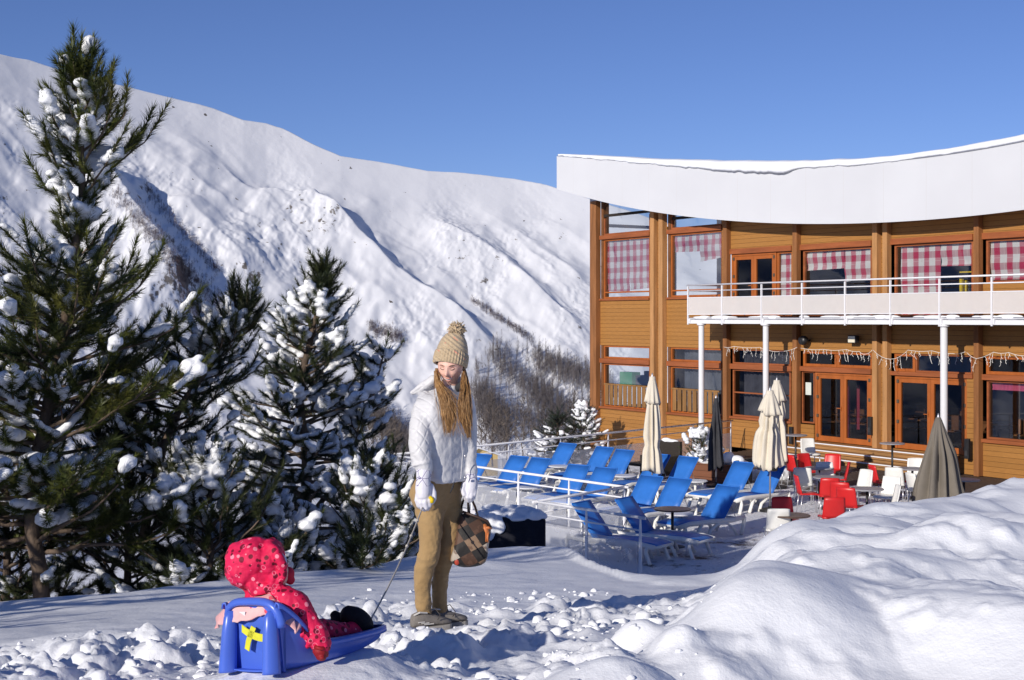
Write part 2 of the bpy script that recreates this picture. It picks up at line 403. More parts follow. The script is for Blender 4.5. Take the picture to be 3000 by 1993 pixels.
# ------------------------------------------------------------------ far mountainside
SKY = [(-3000, 60), (-900, 60), (-300, 120), (0, 163), (86, 178), (196, 212), (380, 257), (535, 295), (637, 322), (713, 352), (780, 362), (830, 378), (870, 398), (919, 424), (998, 456), (1113, 472), (1253, 500), (1341, 505), (1507, 521), (1602, 542), (1748, 592), (1900, 640), (2300, 760), (3200, 840)]
SPURS = [  # crest polylines on the slope (px), height, left width, right width
    ([(700, 560), (800, 590), (916, 612), (1020, 700), (1125, 809), (1230, 890), (1329, 961), (1430, 1040), (1520, 1100)], 12, 100, 34),
    ([(430, 560), (560, 640), (640, 720), (708, 800), (740, 880)], 8, 40, 110),
    ([(210, 470), (320, 600), (420, 740), (500, 860), (550, 960)], 20, 130, 60),
    ([(1180, 560), (1330, 700), (1480, 800), (1620, 930), (1760, 1040)], 7, 70, 30),
    ([(880, 450), (1010, 540), (1130, 620)], 3, 60, 24), ([(460, 330), (560, 410), (640, 470)], 3, 50, 24),
    ([(1340, 560), (1500, 680), (1650, 790), (1760, 880)], 3.5, 60, 24), ([(1450, 530), (1600, 640), (1760, 740)], 3.5, 60, 24)]
def mount_grid(px, v):
    """px (image column), v 0..1 up the slope -> displaced world points"""
    k = (px-1500)/FPX; ph = np.arctan(k)
    ts = (HOR-np.interp(px, [a for a, b in SKY], [b for a, b in SKY]))/FPX*np.cos(np.clip(ph, -.4, .4))
    tb = -.115
    rb = np.maximum(330, 520*(1+.65*np.clip(ph, -.6, .35))); g = .72
    zb = tb*rb; rt = (zb-g*rb)/(ts-g)
    vv = np.minimum(v, 1.0)
    r = rb+(rt-rb)*vv; z = zb+(rt-rb)*g*(vv+.10*np.sin(vv*math.pi)*-1)
    ppx = px+0*v; ppy = HOR-z/r/np.cos(np.clip(ph, -.4, .4))*FPX
    p = (-.65*ppx+.76*ppy); q = .76*ppx+.65*ppy
    damp = 1-.85*sst(.78, .97, vv)
    warp = 60*(fbm(ppx/150, ppy/150, 3)-.5)
    gl = 1-.65*sst(600, 1000, ppx)*sst(900, 600, ppy); h = 10*(fbm((p+warp)/140, q/600, 2)-.5)+1.0*gl*(1-np.abs(fbm((p+warp)/60+9, q/330, 2)-.5)*4)
    rg = sst(.42, .62, fbm(ppx/120+5, ppy/110, 3)); h = h+1.3*rg*(fbm((p+warp*.6)/18, q/85+3, 3)-.5)+5.0*(fbm(ppx/110, ppy/75, 3)-.5)+(.25+1.0*rg)*(fbm(ppx/11, ppy/9, 3)-.5)+1.1*gl*(fbm((p+warp)/24+3, q/130, 2)-.5)
    for pts, H, wl, wr in SPURS:
        best = np.full(ppx.shape, 1e9); sd = np.zeros(ppx.shape); tt = np.zeros(ppx.shape)
        for i in range(len(pts)-1):
            (ax, ay), (bx, by) = pts[i], pts[i+1]; dx, dy = bx-ax, by-ay; L2 = dx*dx+dy*dy
            t = np.clip(((ppx-ax)*dx+(ppy-ay)*dy)/L2, 0, 1)
            ex = ppx-ax-t*dx; ey = ppy-ay-t*dy; d = np.hypot(ex, ey); s = (ex*dy-ey*dx)
            m = d < best; best = np.where(m, d, best); sd = np.where(m, s, sd); tt = np.where(m, (i+t)/(len(pts)-1), tt)
        wob = 1+.5*(fbm(ppx/40, ppy/40, 2)-.5)
        w = np.where(sd > 0, wr, wl)*wob
        h = h+H*np.exp(-(best/w)**1.3)*sst(0, .25, tt)*(1-sst(.75, 1, tt)*.8)*damp
    z = z+h*damp*(r/700)
    back = np.maximum(v-1, 0)
    r = r+back*900; z = z-back*250
    return np.stack([r*np.sin(ph), r*np.cos(ph), CAMZ+z], -1)
_px = np.concatenate([1500+FPX*np.tan(np.radians(np.linspace(-82, -22.5, 110))), np.arange(-200, 1850, 3.4), np.linspace(1860, 3300, 60)])
_vv = np.concatenate([np.linspace(-.25, 0, 12)[:-1], np.linspace(0, 1, 400), [1.03, 1.1, 1.3]])
PXg, VVg = np.meshgrid(_px, _vv); MP = mount_grid(PXg, VVg)
def mountain_mat():
    m = N('mountain_snow'); sc = .11
    m.set(.7, .1); gm = m.n('ShaderNodeNewGeometry'); sx = m.n('ShaderNodeSeparateXYZ'); m.l(gm.outputs['Normal'], sx.inputs[0])
    steep = m.math('SUBTRACT', 1.0, sx.outputs[2])
    n1 = m.noise(.09, 6, .65); n2 = m.noise(.6, 4, .7); n3 = m.noise(.02, 4, .6)
    rock = m.math('ADD', m.math('MULTIPLY', steep, 1.6), m.math('MULTIPLY', m.math('SUBTRACT', n1, .5), 1.1))
    rock = m.math('ADD', rock, m.math('MULTIPLY', m.math('SUBTRACT', n2, .5), .9))
    mask = m.ramp(rock, [(.85, 0), (.95, 1)])
    sp = m.math('MULTIPLY', m.ramp(n2, [(.69, 0), (.75, 1)]), m.ramp(n3, [(.5, 0), (.68, .8)]))
    c = m.mix(mask, (.82, .825, .845), m.ramp(n2, [(.3, (.09, .08, .075)), (.7, (.28, .25, .22))]))
    c = m.mix(sp, c, (.16, .13, .115)); v = m.n('ShaderNodeTexVoronoi'); v.inputs['Scale'].default_value = .16; m.l(m.tc.outputs['Object'], v.inputs['Vector']); hs = m.n('ShaderNodeSeparateColor'); m.l(v.outputs['Color'], hs.inputs[0])
    dj = m.math('ADD', v.outputs['Distance'], m.math('MULTIPLY', m.math('SUBTRACT', m.noise(.7, 4, .7), .5), .5))
    on = m.math('MULTIPLY', m.math('LESS_THAN', dj, m.math('MULTIPLY', m.math('POWER', hs.outputs[0], 5.0), .15)), m.math('GREATER_THAN', m.noise(.03, 4, .6), .5))
    c = m.mix(on, c, (.15, .135, .125)); m.col(c); m.bump(m.noise(.12, 4, .6), .18, .8); return m.m
mountain = link('mountain', mesh_np('mountain', MP.reshape(-1, 3), grid_faces(*PXg.shape)), mountain_mat()); tag(mountain, kind='structure')
_ppx = 1500+MP[..., 0]/MP[..., 1]*FPX; _ppy = HOR-(MP[..., 2]-CAMZ)/MP[..., 1]*FPX
def mount_pt(px, py):
    j = int(np.argmin(np.abs(_px-px))); col = _ppy[11:411, j]; i = int(np.argmin(np.abs(col-py)))+11
    return MP[i, j]

# bare woods and scrub low on the far slope: too many to count
def twig_scrub(name, polys, n, hmin, hmax, mat, seed, label, cat, nt=16, spread=.35, wd=.022):
    r = np.random.RandomState(seed); V = []; k = 0
    while k < n:
        (x0, y0, x1, y1, hw) = polys[r.randint(len(polys))]
        t = r.rand(); px = x0+(x1-x0)*t; py = y0+(y1-y0)*t+r.randn()*hw*.55
        px += r.randn()*hw*.3
        if px < -100 or px > 1840: continue
        b = mount_pt(px, py); h = r.uniform(hmin, hmax); k += 1
        tr = np.array([b, b+[.02*h, 0, 0], b+[r.randn()*.05*h, 0, h]]); V.append(tr)
        a = r.rand(nt)*6.28; z0 = r.uniform(.1, .85, nt)*h; L = r.uniform(.25, .6, nt)*h*(1.05-z0/h)
        s = b+np.stack([0*a, 0*a, z0], -1); e = s+np.stack([np.cos(a)*L*spread*1.6, np.sin(a)*L*spread*1.6, L*.85], -1)
        w = np.stack([np.full(nt, wd*h*.5), 0*a, 0*a], -1)
        V.append(np.stack([s, s+w, e], 1).reshape(-1, 3))
    V = np.concatenate(V); me = mesh_np(name, V, np.arange(len(V)).reshape(-1, 3), False)
    return tag(link(name, me, mat), label=label, cat=cat, kind='stuff')
TWIG = plain('grey_twigs', (.13, .115, .115), .9, .25, .05, .1); TWIGP = plain('purple_twigs', (.085, .06, .065), .9, .25, .05, .1)
twig_scrub('far_woods', [(1400, 1150, 1480, 1300, 60), (1440, 1060, 1760, 1290, 55), (1560, 1060, 1790, 1160, 35), (1560, 1180, 1780, 1290, 60), (1380, 1190, 1740, 1330, 50), (1080, 1230, 1200, 1330, 40)], 2600, 4.5, 9, TWIG, 4, 'bare grey woods low on the far slope', 'woods', 22)
twig_scrub('far_scrub', [(330, 560, 560, 860, 28), (430, 560, 640, 800, 18), (520, 760, 640, 900, 34), (540, 880, 620, 950, 26), (1080, 960, 1180, 1000, 20), (1380, 880, 1560, 1000, 10), (400, 620, 560, 820, 40)], 2600, 1.2, 3.0, TWIGP, 8, 'dark leafless scrub in the gullies of the far slope', 'scrub', 14, .7, .05)

# ------------------------------------------------------------------ terrace floor
def deck_mat():
    m = N('terrace_deck_snow'); n = m.noise(.55, 6, .68); n2 = m.noise(5, 5, .65); x, y, z = m.xyz()
    rot = m.math('ADD', m.math('MULTIPLY', x, .525), m.math('MULTIPLY', y, -.851))
    rot2 = m.math('ADD', m.math('MULTIPLY', x, .851), m.math('MULTIPLY', y, .525))
    gap = m.math('LESS_THAN', m.math('FRACT', m.math('DIVIDE', rot2, .14)), .1)
    near = m.ramp(m.math('ADD', m.math('MULTIPLY', rot2, .02), 0.0), [(.46, 0), (.62, .28)])
    s = m.math('ADD', m.math('MULTIPLY', n, .75), m.math('MULTIPLY', n2, .28))
    s = m.math('SUBTRACT', s, near)
    mask = m.ramp(s, [(.36, 0), (.42, 1)])
    wood = m.mix(gap, (.10, .075, .06), (.02, .016, .013))
    m.col(m.mix(mask, wood, (.84, .85, .88))).set(.6, .2)
    h = m.math('ADD', m.math('MULTIPLY', mask, .5), m.math('ADD', m.math('MULTIPLY', n2, .5), m.math('MULTIPLY', m.noise(9, 5, .65), .9)))
    m.bump(h, 1.0, .09); return m.m
_tx = np.linspace(-4, 22, 150); _ty = np.linspace(17, 60, 250); TX, TY = np.meshgrid(_tx, _ty)
poly = [(-3.05, 35.1), (2.27, 28.4), (.46, 26.1), (2.19, 24.0), (3.4, 20.5), (12, 12), (24, 12), (24, 40), (8.2, 47.6)]
def inside(x, y):
    c = np.zeros(x.shape, bool); n = len(poly)
    for i in range(n):
        (x1, y1), (x2, y2) = poly[i], poly[(i+1) % n]
        cond = ((y1 > y) != (y2 > y)) & (x < (x2-x1)*(y-y1)/(y2-y1+1e-9)+x1); c ^= cond
    return c
TZg = TZ-.012+.05*(fbm(TX*1.8, TY*1.8, 4)-.5)
tf = grid_faces(*TX.shape); ok = inside(TX.ravel()[tf].mean(1), TY.ravel()[tf].mean(1))
terrace = link('terrace', mesh_np('terrace', np.stack([TX, TY, TZg], -1).reshape(-1, 3), tf[ok]), deck_mat()); tag(terrace, kind='structure')
g = G()
for i in range(3): # retaining edge under the railings
    a, b = Vector((*poly[i], 0)), Vector((*poly[i+1], 0)); n_ = (b-a).normalized(); o_ = Vector((n_.y, -n_.x, 0))*.06
    g.loft([[a+o_+Vector((0, 0, TZ-.9)), a-o_+Vector((0, 0, TZ-.9)), a-o_+Vector((0, 0, TZ+.0)), a+o_+Vector((0, 0, TZ+.0))], [b+o_+Vector((0, 0, TZ-.9)), b-o_+Vector((0, 0, TZ-.9)), b-o_+Vector((0, 0, TZ+.0)), b+o_+Vector((0, 0, TZ+.0))]])
tag(g.build('terrace_edge', plain('concrete', (.55, .55, .57), .8, .1, 4, .2)), kind='structure')

# ------------------------------------------------------------------ the building (x along facade, y into the building)
FA = math.atan2(-.851, .525)
hotel = thing('hotel_building', 'two storey timber clad hotel with a sagging white roof edge and balcony', 'building', (3.37, 55.1, TZ), FA)
def FS(px, py, off=0):
    ox, oy = 3.37-.851*off, 55.1-.525*off; k = (px-1500)/FPX; s = (oy*k-ox)/(.525+.851*k); d = oy-.851*s
    return s, 4.39-(py-HOR)/FPX*d
Z_SILL, Z_TR, Z_TOP, Z_USILL, Z_HDR = 1.0, 2.77, 3.37, 5.18, 6.70
_rt = np.polyfit([-1.6, 1.75, 5.96, 9.63, 12.48, 15.05, 17.54, 20.62, 26], [10.87, 10.42, 9.82, 9.4, 9.14, 9.01, 8.97, 9.07, 9.7], 3)
_rb = np.polyfit([-1.66, 1.75, 5.96, 9.63, 12.48, 15.05, 17.54, 20.62, 26], [9.58, 8.8, 8.04, 7.6, 7.37, 7.25, 7.21, 7.26, 7.75], 4)
rtop = lambda s: float(np.polyval(_rt, s)); rbot = lambda s: float(np.polyval(_rb, s))
def hp(g, name, mat, **k): return g.build(name, mat, hotel, **k)
E_ = 26.0
def clad(s0, s1, z0, z1):
    """cladding panel; z1 None = up to the eave"""
    if z1 is None:
        n = 8; ss = [s0+(s1-s0)*i/n for i in range(n+1)]; g = G()
        for a, b in zip(ss, ss[1:]):
            g.add([(a, 0, z0), (b, 0, z0), (b, 0, rbot(b)+.6), (a, 0, rbot(a)+.6)], [(0, 1, 2, 3)])
        hp(g, 'wall_cladding', CLAD)
    else: hp(G().box(s0, s1, 0, .12, z0, z1), 'wall_cladding', CLAD)
def glaze(s0, s1, z0, z1, mat=None, y=.10, frame=.07, mull=(), mat_f=None, rails=(), hatch=None):
    g = G(); f = frame
    g.box(s0, s0+f, y-.05, y+.04, z0, z1).box(s1-f, s1, y-.05, y+.04, z0, z1).box(s0+f, s1-f, y-.05, y+.04, z0, z0+f)
    if not hatch: g.box(s0+f, s1-f, y-.05, y+.04, z1-f, z1)
    for q in mull: g.box(q-f*.5, q+f*.5, y-.048, y+.038, z0+f, z1-f)
    for q in rails: g.box(s0+f, s1-f, y-.046, y+.036, q-f*.4, q+f*.4)
    w = hp(g, 'window', mat_f or FRAME, bevel=.006)
    p = G()
    if hatch:
        p.add([(s0+f, y, z0+f), (s1-f, y, z0+f), (s1-f, y, hatch(s1)), (s0+f, y, hatch(s0))], [(0, 1, 2, 3)])
    else: p.quad((s0+f, y, z0+f), (s1-f, y, z0+f), (s1-f, y, z1-f), (s0+f, y, z1-f))
    p.build('pane', mat or GLASS, w); return w
def blind(w, s0, s1, ztop, zl, zr, y=.2, mat=None, tilt=0):
    n = 24; g = G(); nz = 14; r = random.Random(int(s0*100)+int(zl*10))
    rows = []
    for j in range(nz+1):
        row = []
        for i in range(n+1):
            u = i/n; zb = zl+(zr-zl)*u; z = ztop+(zb-ztop)*j/nz
            fold = .035*math.sin((z-zb)*11)*math.exp(-max(0, z-zb)*2.2)
            row.append((s0+(s1-s0)*u+.006*math.sin(j*.8), y-.02+fold-.012*math.sin(u*9+j*.3), z))
        rows.append(row)
    for j in range(nz):
        for i in range(n): g.quad(rows[j][i], rows[j][i+1], rows[j+1][i+1], rows[j+1][i])
    return g.build('roller_blind', mat or PLAID, w, smooth=True)
def post(s0, s1, z0, z1, y0=-.20, y1=.0, mat=TIMBER): hp(G().box(s0, s1, y0, y1, z0, z1), 'timber_post', mat, bevel=.012)

# posts
post(-.25, .16, -4, 9.0, -.22, .02); hp(G().box(-.30, .2, -.18, .06, 9.0, 9.9), 'post_cap', GREYM)
for (a, b), m_ in zip(((3.34, 3.73), (3.86, 4.38), (7.46, 7.84), (10.94, 11.30), (14.44, 14.75), (14.87, 15.18), (18.28, 18.58), (21.6, 21.9)), (TIMBER_L, TIMBER_L, TIMBER, TIMBER, TIMBER_L, TIMBER_L, TIMBER, TIMBER)):
    pass
for pa, pb, m_ in ((1904, 1914.5, TIMBER_L), (1928.5, 1940, TIMBER_L), (2117, 2128, TIMBER), (2321, 2333, TIMBER), (2554.5, 2568, TIMBER_L), (2584.5, 2598, TIMBER_L), (2851.5, 2866, TIMBER)):
    a, b = FS(pa, 900, .2)[0], FS(pb, 900, .2)[0]; post(a, b, -1.2 if a < 7 else 0, rbot((a+b)/2)+.5, mat=m_)
post(21.55, 21.8, 0, rbot(21.7)+.5)
clad(3.34, 4.38, -1, None); clad(7.46, 7.84, -1, None); clad(10.94, 11.3, -1, None); clad(14.44, 15.18, 0, None); clad(18.28, 18.58, 0, None); clad(21.6, 21.9, 0, None)
for a, b in ((.16, .32), (3.28, 3.36), (4.38, 4.54), (7.38, 7.48)): hp(G().box(a, b, .03, .3, Z_SILL-.1, rbot(a)+.3), 'dark_reveal', DARKW)
# bays A, B : lower wall, window with slat guard, spandrel, tall upper window
for s0, s1, lowm in ((.16, 3.34, GLASSR), (4.38, 7.46, GLASS)):
    clad(s0, s1, -4, Z_SILL-.08)
    hp(G().box(s0, s1, -.08, .12, Z_SILL-.08, Z_SILL), 'window_sill', BEAM, bevel=.01)
    hp(G().box(s0, s1, -.06, .14, Z_TR-.09, Z_TR+.09), 'header_beam', BEAM, bevel=.01)
    glaze(s0+.15, s1-.05, Z_SILL, Z_TR-.09, lowm); glaze(s0+.15, s1-.05, Z_TR+.09, Z_TOP, lowm)
    g = G(); n = 9
    for i in range(n):
        a = s0+.35+(s1-s0-.5)*i/n; g.box(a, a+(s1-s0-.5)/n*.72, -.035, -.01, Z_SILL+.08, Z_SILL+.84)
    g.box(s0+.3, s1-.1, -.05, 0, Z_SILL+.84, Z_SILL+.90); hp(g, 'slat_guard', SLAT, bevel=.004)
    clad(s0, s1, Z_TOP, Z_USILL-.08)
    hp(G().box(s0, s1, -.08, .12, Z_USILL-.08, Z_USILL), 'window_sill', BEAM, bevel=.01)
    hp(G().box(s0, s1, -.06, .14, 7.48, 7.64), 'header_beam', BEAM, bevel=.01)
    w = glaze(s0+.15, s1-.05, Z_USILL, 7.48, GLASSR, rails=(5.42,))
    glaze(s0+.15, s1-.05, 7.64, 8.3, GLASSR, hatch=lambda s: rbot(s)+.3, mat_f=BEAM)
    hp(G().box(s0+.1, s1, .05, .13, 8.36 if s0 < 1 else 8.0, 8.46 if s0 < 1 else 8.1), 'header_beam', DARKI)
    mid = (s0+s1)/2+.1
    if s0 < 1: blind(w, s0+.24, mid, 7.46, 5.48, 5.44); blind(w, mid+.02, s1-.12, 7.46, 5.5, 5.55)
    else: blind(w, s0+.24, mid, 7.46, 6.82, 6.8); blind(w, mid+.02, s1-.12, 7.46, 6.42, 6.55)
# bay C
clad(7.84, 10.94, 0, Z_SILL-.02); hp(G().box(7.84, 10.94, -.08, .12, Z_SILL-.02, Z_SILL+.06), 'window_sill', BEAM, bevel=.01)
glaze(7.95, 10.82, Z_SILL+.06, Z_TR-.09, DARKG, mat_f=BEAM, rails=(1.88,), frame=.06); glaze(7.95, 10.82, Z_TR+.09, Z_TOP, DARKG, mat_f=BEAM, frame=.05)
hp(G().box(7.84, 10.94, -.06, .14, Z_TR-.09, Z_TR+.09), 'header_beam', BEAM, bevel=.01)
clad(7.84, 10.94, Z_TOP, 4.45); clad(7.84, 10.94, Z_HDR+.09, None)
hp(G().box(7.84, 10.94, -.06, .14, Z_HDR-.09, Z_HDR+.09), 'header_beam', BEAM, bevel=.01)
def double_door(s0, s1, z0, z1, y=.08):
    g = G(); f = .12; m = (s0+s1)/2
    g.box(s0, s0+.09, y-.06, y+.05, z0, z1).box(s1-.09, s1, y-.06, y+.05, z0, z1).box(s0+.09, s1-.09, y-.06, y+.05, z1-.08, z1)
    fr = hp(g, 'door_frame', FRAME, bevel=.006)
    for a, b in ((s0+.095, m-.004), (m+.004, s1-.095)):
        d = G().box(a, a+f, y-.045, y+.03, z0, z1-.085).box(b-f, b, y-.045, y+.03, z0, z1-.085).box(a+f, b-f, y-.045, y+.03, z0, z0+.17).box(a+f, b-f, y-.045, y+.03, z1-.085-f, z1-.085).build('door', FRAME, hotel, bevel=.006)
        G().quad((a+f, y, z0+.17), (b-f, y, z0+.17), (b-f, y, z1-.085-f), (a+f, y, z1-.085-f)).build('pane', DARKG, d)
        hx = m-.07 if a < m-.1 else None
        if hx: G().box(hx-.02, hx+.02, y-.075, y-.045, z0+1.0, z0+1.14).box(hx-.15, hx+.02, y-.10, y-.075, z0+1.06, z0+1.085).build('handle', FRAME, d, bevel=.004)
        k = G()
        hs = a+.01 if a < m-.1 else b-.01
        for q in (.12, .75, 1.35, 1.95): k.box(hs-.03, hs+.05, y-.075, y-.045, z0+q, z0+q+.1)
        k.build('hinge', plain('hinge_metal', (.09, .07, .05), .4, .1), d)
double_door(7.92, 10.16, 4.45, Z_HDR-.09)
w = glaze(10.18, 10.92, 4.45, Z_HDR-.09, GLASS, mat_f=FRAME); blind(w, 10.24, 10.88, 6.55, 4.6, 4.6)
# bay D
clad(11.3, 14.44, Z_TOP, 4.45); clad(11.3, 14.44, Z_HDR+.09, None)
hp(G().box(11.3, 14.44, -.06, .14, Z_HDR-.09, Z_HDR+.09), 'header_beam', BEAM, bevel=.01)
w = glaze(11.4, 14.4, 4.45, Z_HDR-.09, GLASS, mat_f=BEAM); blind(w, 11.46, 13.1, 6.55, 5.95, 5.98); blind(w, 13.12, 14.36, 6.58, 5.55, 5.66)
hp(G().box(11.3, 14.44, -.06, .14, Z_TR-.06, Z_TR+.10), 'header_beam', BEAM, bevel=.01)
clad(11.3, 11.94, 0, Z_SILL); glaze(11.34, 11.92, Z_SILL+.04, Z_TR-.06, DARKG, mat_f=BEAM, frame=.05)
hp(G().box(11.5, 11.75, -.004+.07, .078, 1.95, 2.35), 'paper_notice', plain('paper', (.62, .66, .60), .8, .05))
glaze(11.4, 12.9, Z_TR+.10, Z_TOP, DARKG, frame=.09); glaze(12.92, 14.42, Z_TR+.10, Z_TOP, DARKG, frame=.09)
double_door(11.98, 14.42, .52, Z_TR-.06)
# bay E
clad(15.18, 18.28, Z_TOP, 4.45); clad(15.18, 18.28, Z_HDR+.09, None)
hp(G().box(15.18, 18.28, -.06, .14, Z_HDR-.09, Z_HDR+.09), 'header_beam', BEAM, bevel=.01)
w = glaze(15.3, 18.24, 4.45, Z_HDR-.09, GLASS, mat_f=BEAM); blind(w, 15.45, 16.95, 6.55, 4.5, 4.52); blind(w, 16.97, 18.18, 6.58, 5.92, 5.9)
g = G().box(17.36, 17.44, .5, .58, 4.5, 5.55).box(17.36, 18.0, .5, .58, 4.47, 4.55).box(17.55, 17.6, .5, .55, 4.5, 5.5).box(17.36, 18.0, .5, .58, 5.72, 5.76)
hp(g, 'yellow_rack', plain('yellow_paint', (.75, .5, .02), .5, .05))
hp(G().box(15.18, 18.28, -.06, .14, Z_TR-.06, Z_TR+.06), 'header_beam', BEAM, bevel=.01)
glaze(15.3, 16.1, Z_TR+.06, Z_TOP, DARKG, frame=.09); glaze(16.12, 18.2, Z_TR+.06, Z_TOP, GLASS, frame=.05, mat_f=BEAM)
double_door(15.35, 18.05, .54, Z_TR-.06); clad(15.18, 18.28, 0, .52); clad(11.94, 14.44, 0, .5); clad(18.05, 18.28, .52, Z_TR-.06)
# bay F and beyond the frame
for s0, s1 in ((18.58, 21.6), (21.9, 25.5)):
    clad(s0, s1, 0, Z_SILL-.05); hp(G().box(s0, s1, -.08, .12, Z_SILL-.05, Z_SILL+.05), 'window_sill', BEAM, bevel=.01)
    w = glaze(s0+.12, s1-.05, Z_SILL+.05, Z_TR-.08, GLASS, mat_f=BEAM, frame=.06); blind(w, s0+.2, s1-.15, 2.66, 2.42, 2.42, mat=plain('pink_valance', (.50, .08, .15), .9, .2, 9, .1, sc=(3, 1, .2)))
    hp(G().box(s0, s1, -.06, .14, Z_TR-.08, Z_TR+.08), 'header_beam', BEAM, bevel=.01)
    m_ = (s0+s1)/2; glaze(s0+.1, m_-.01, Z_TR+.08, Z_TOP, DARKG, frame=.09); glaze(m_+.01, s1-.05, Z_TR+.08, Z_TOP, DARKG, frame=.09)
    clad(s0, s1, Z_TOP, 5.38); clad(s0, s1, Z_HDR+.09, None); hp(G().box(s0, s1, -.06, .14, Z_HDR-.09, Z_HDR+.09), 'header_beam', BEAM, bevel=.01)
    w = glaze(s0+.1, s1-.05, 5.38, Z_HDR-.09, GLASS, mat_f=BEAM); blind(w, s0+.16, s1-.12, 6.55, 5.48, 5.46)
# rooms behind the glass
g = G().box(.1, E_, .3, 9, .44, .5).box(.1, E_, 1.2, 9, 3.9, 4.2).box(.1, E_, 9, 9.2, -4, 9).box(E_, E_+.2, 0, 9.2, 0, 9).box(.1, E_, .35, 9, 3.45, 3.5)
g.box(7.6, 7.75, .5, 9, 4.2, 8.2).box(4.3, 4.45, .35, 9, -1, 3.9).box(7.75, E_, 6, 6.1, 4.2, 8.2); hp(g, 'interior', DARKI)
g = G()
rr = random.Random(4)
for i in range(14):
    a = 8.2+rr.random()*15; b = 1.5+rr.random()*4; z0 = .5
    g.box(a, a+.8, b, b+.8, z0+.70, z0+.74).box(a+.36, a+.44, b+.36, b+.44, z0, z0+.7)
    for q in (-.5, 1.0): g.box(a+q, a+q+.42, b+.2, b+.62, z0+.42, z0+.46).box(a+q, a+q+.42, b+.6, b+.63, z0+.46, z0+.9)
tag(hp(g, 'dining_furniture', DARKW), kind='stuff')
def curtain(s0, s1, z0, z1, mat, y=.35):
    n = int((s1-s0)*26); pts = [(s0+(s1-s0)*i/n, y+.045*math.sin(i*1.15)+.02*math.sin(i*.37)) for i in range(n+1)]; g = G()
    for (a, b), (c, d) in zip(pts, pts[1:]): g.quad((a, b, z0), (c, d, z0), (c, d, z1), (a, b, z1))
    hp(g, 'curtain', mat, smooth=True)
curtain(4.95, 7.3, 1.0, 3.36, CURT); curtain(8.2, 10.8, 1.0, 3.36, CURT); curtain(12.75, 12.95, .6, 2.6, REDC, .6); curtain(13.7, 13.95, 1.3, 2.6, REDC, .6); curtain(13.0, 13.15, .9, 2.3, REDC, .8)
# green and dark boxes on the ledge of the lower corner window
hp(G().box(.95, 1.75, .35, .75, 1.85, 2.35), 'green_box', plain('green_paint', (.02, .30, .10), .5, .1), bevel=.01)
hp(G().box(1.9, 2.9, .4, .8, 1.85, 2.25).box(2.3, 3.0, .5, .7, 2.25, 2.42), 'dark_box', BLACK, bevel=.02)
# left end wall of the corner room, glazed upstairs
g = G().box(.0, .1, .3, 9, -4, 1.0).box(.0, .1, .3, 9, 3.4, 5.18); hp(g, 'end_wall', CLAD)
hp(G().box(.0, .1, 2.9, 3.1, 1, 9.4).box(0, .1, 6, 6.2, 1, 9.4).box(0, .1, 8.8, 9, 1, 9.4).box(0, .1, .3, 9, 8.0, 8.12), 'end_mullion', DARKW)
# roof, fascia, roof snow
ss = np.linspace(-1.58, E_, 60); g = G()
g.loft([[(s, -.78, rtop(s)), (s, 10, rtop(s)), (s, 10, rbot(s)+.25), (s, -.1, rbot(s)+.22), (s, -.78, rbot(s)+.02)] for s in ss]); hp(g, 'roof', WHITE)
def fascia_mat():
    m = N('fascia_metal'); x, y, z = m.xyz(); sm = m.math('LESS_THAN', m.math('FRACT', m.math('DIVIDE', m.math('ADD', x, .5), 1.62)), .008)
    c = m.ramp(m.noise(.5, 3), [(.3, (.60, .607, .625)), (.7, (.64, .648, .665))]); m.col(m.mix(sm, c, (.58, .57, .565))).set(.45, .3); return m.m
g = G(); n = len(ss)
g.loft([[(s-.08*(i == 0), -.84, rtop(s)), (s, -.785, rtop(s)), (s, -.785, rbot(s)), (s-.08*(i == 0), -.84, rbot(s))] for i, s in enumerate(ss)]); hp(g, 'fascia', fascia_mat())
g = G(); g.loft([[(s, -.86, rtop(s)+.005), (s, -.80, rtop(s)+.005), (s, -.80, rtop(s)+.05), (s, -.86, rtop(s)+.05)] for s in ss]); hp(g, 'roof_trim', GREYM)
s2 = np.linspace(-1.5, E_, 420); rows = []
for s in s2:
    h = float(np.interp(s, [-1.6, 0, 4, 8, 12, 16, 20, 26], [.06, .10, .15, .20, .20, .16, .22, .26]))+.05*(float(fbm(np.array(s*1.1), np.array(2.), 3))-.5)
    dr = float(np.interp(s, [-1.6, 3, 6, 8.5, 11.5, 12.2, 15, 17, 20, 26], [0, .02, .08, .16, .22, .05, .03, -.02, -.04, .06]))+.09*(float(fbm(np.array(s*3.1), np.array(7.), 3))-.5)
    z = rtop(s)+.05; ov = -.87-.05*max(0, min(1, dr*6))
    rows.append([(s, 9.9, z+h), (s, .2, z+h), (s, -.5, z+h*.98), (s, -.74, z+h*.8), (s, ov-.02, z+h*.42), (s, ov, z-.02-dr*.5), (s, ov+.02, z-.04-max(dr, -.02)), (s, -.80, z-.03)])
g = G()
for a, b in zip(rows, rows[1:]):
    for i in range(7): g.quad(a[i], b[i], b[i+1], a[i+1])
hp(g, 'roof_snow', SNOW, smooth=True)
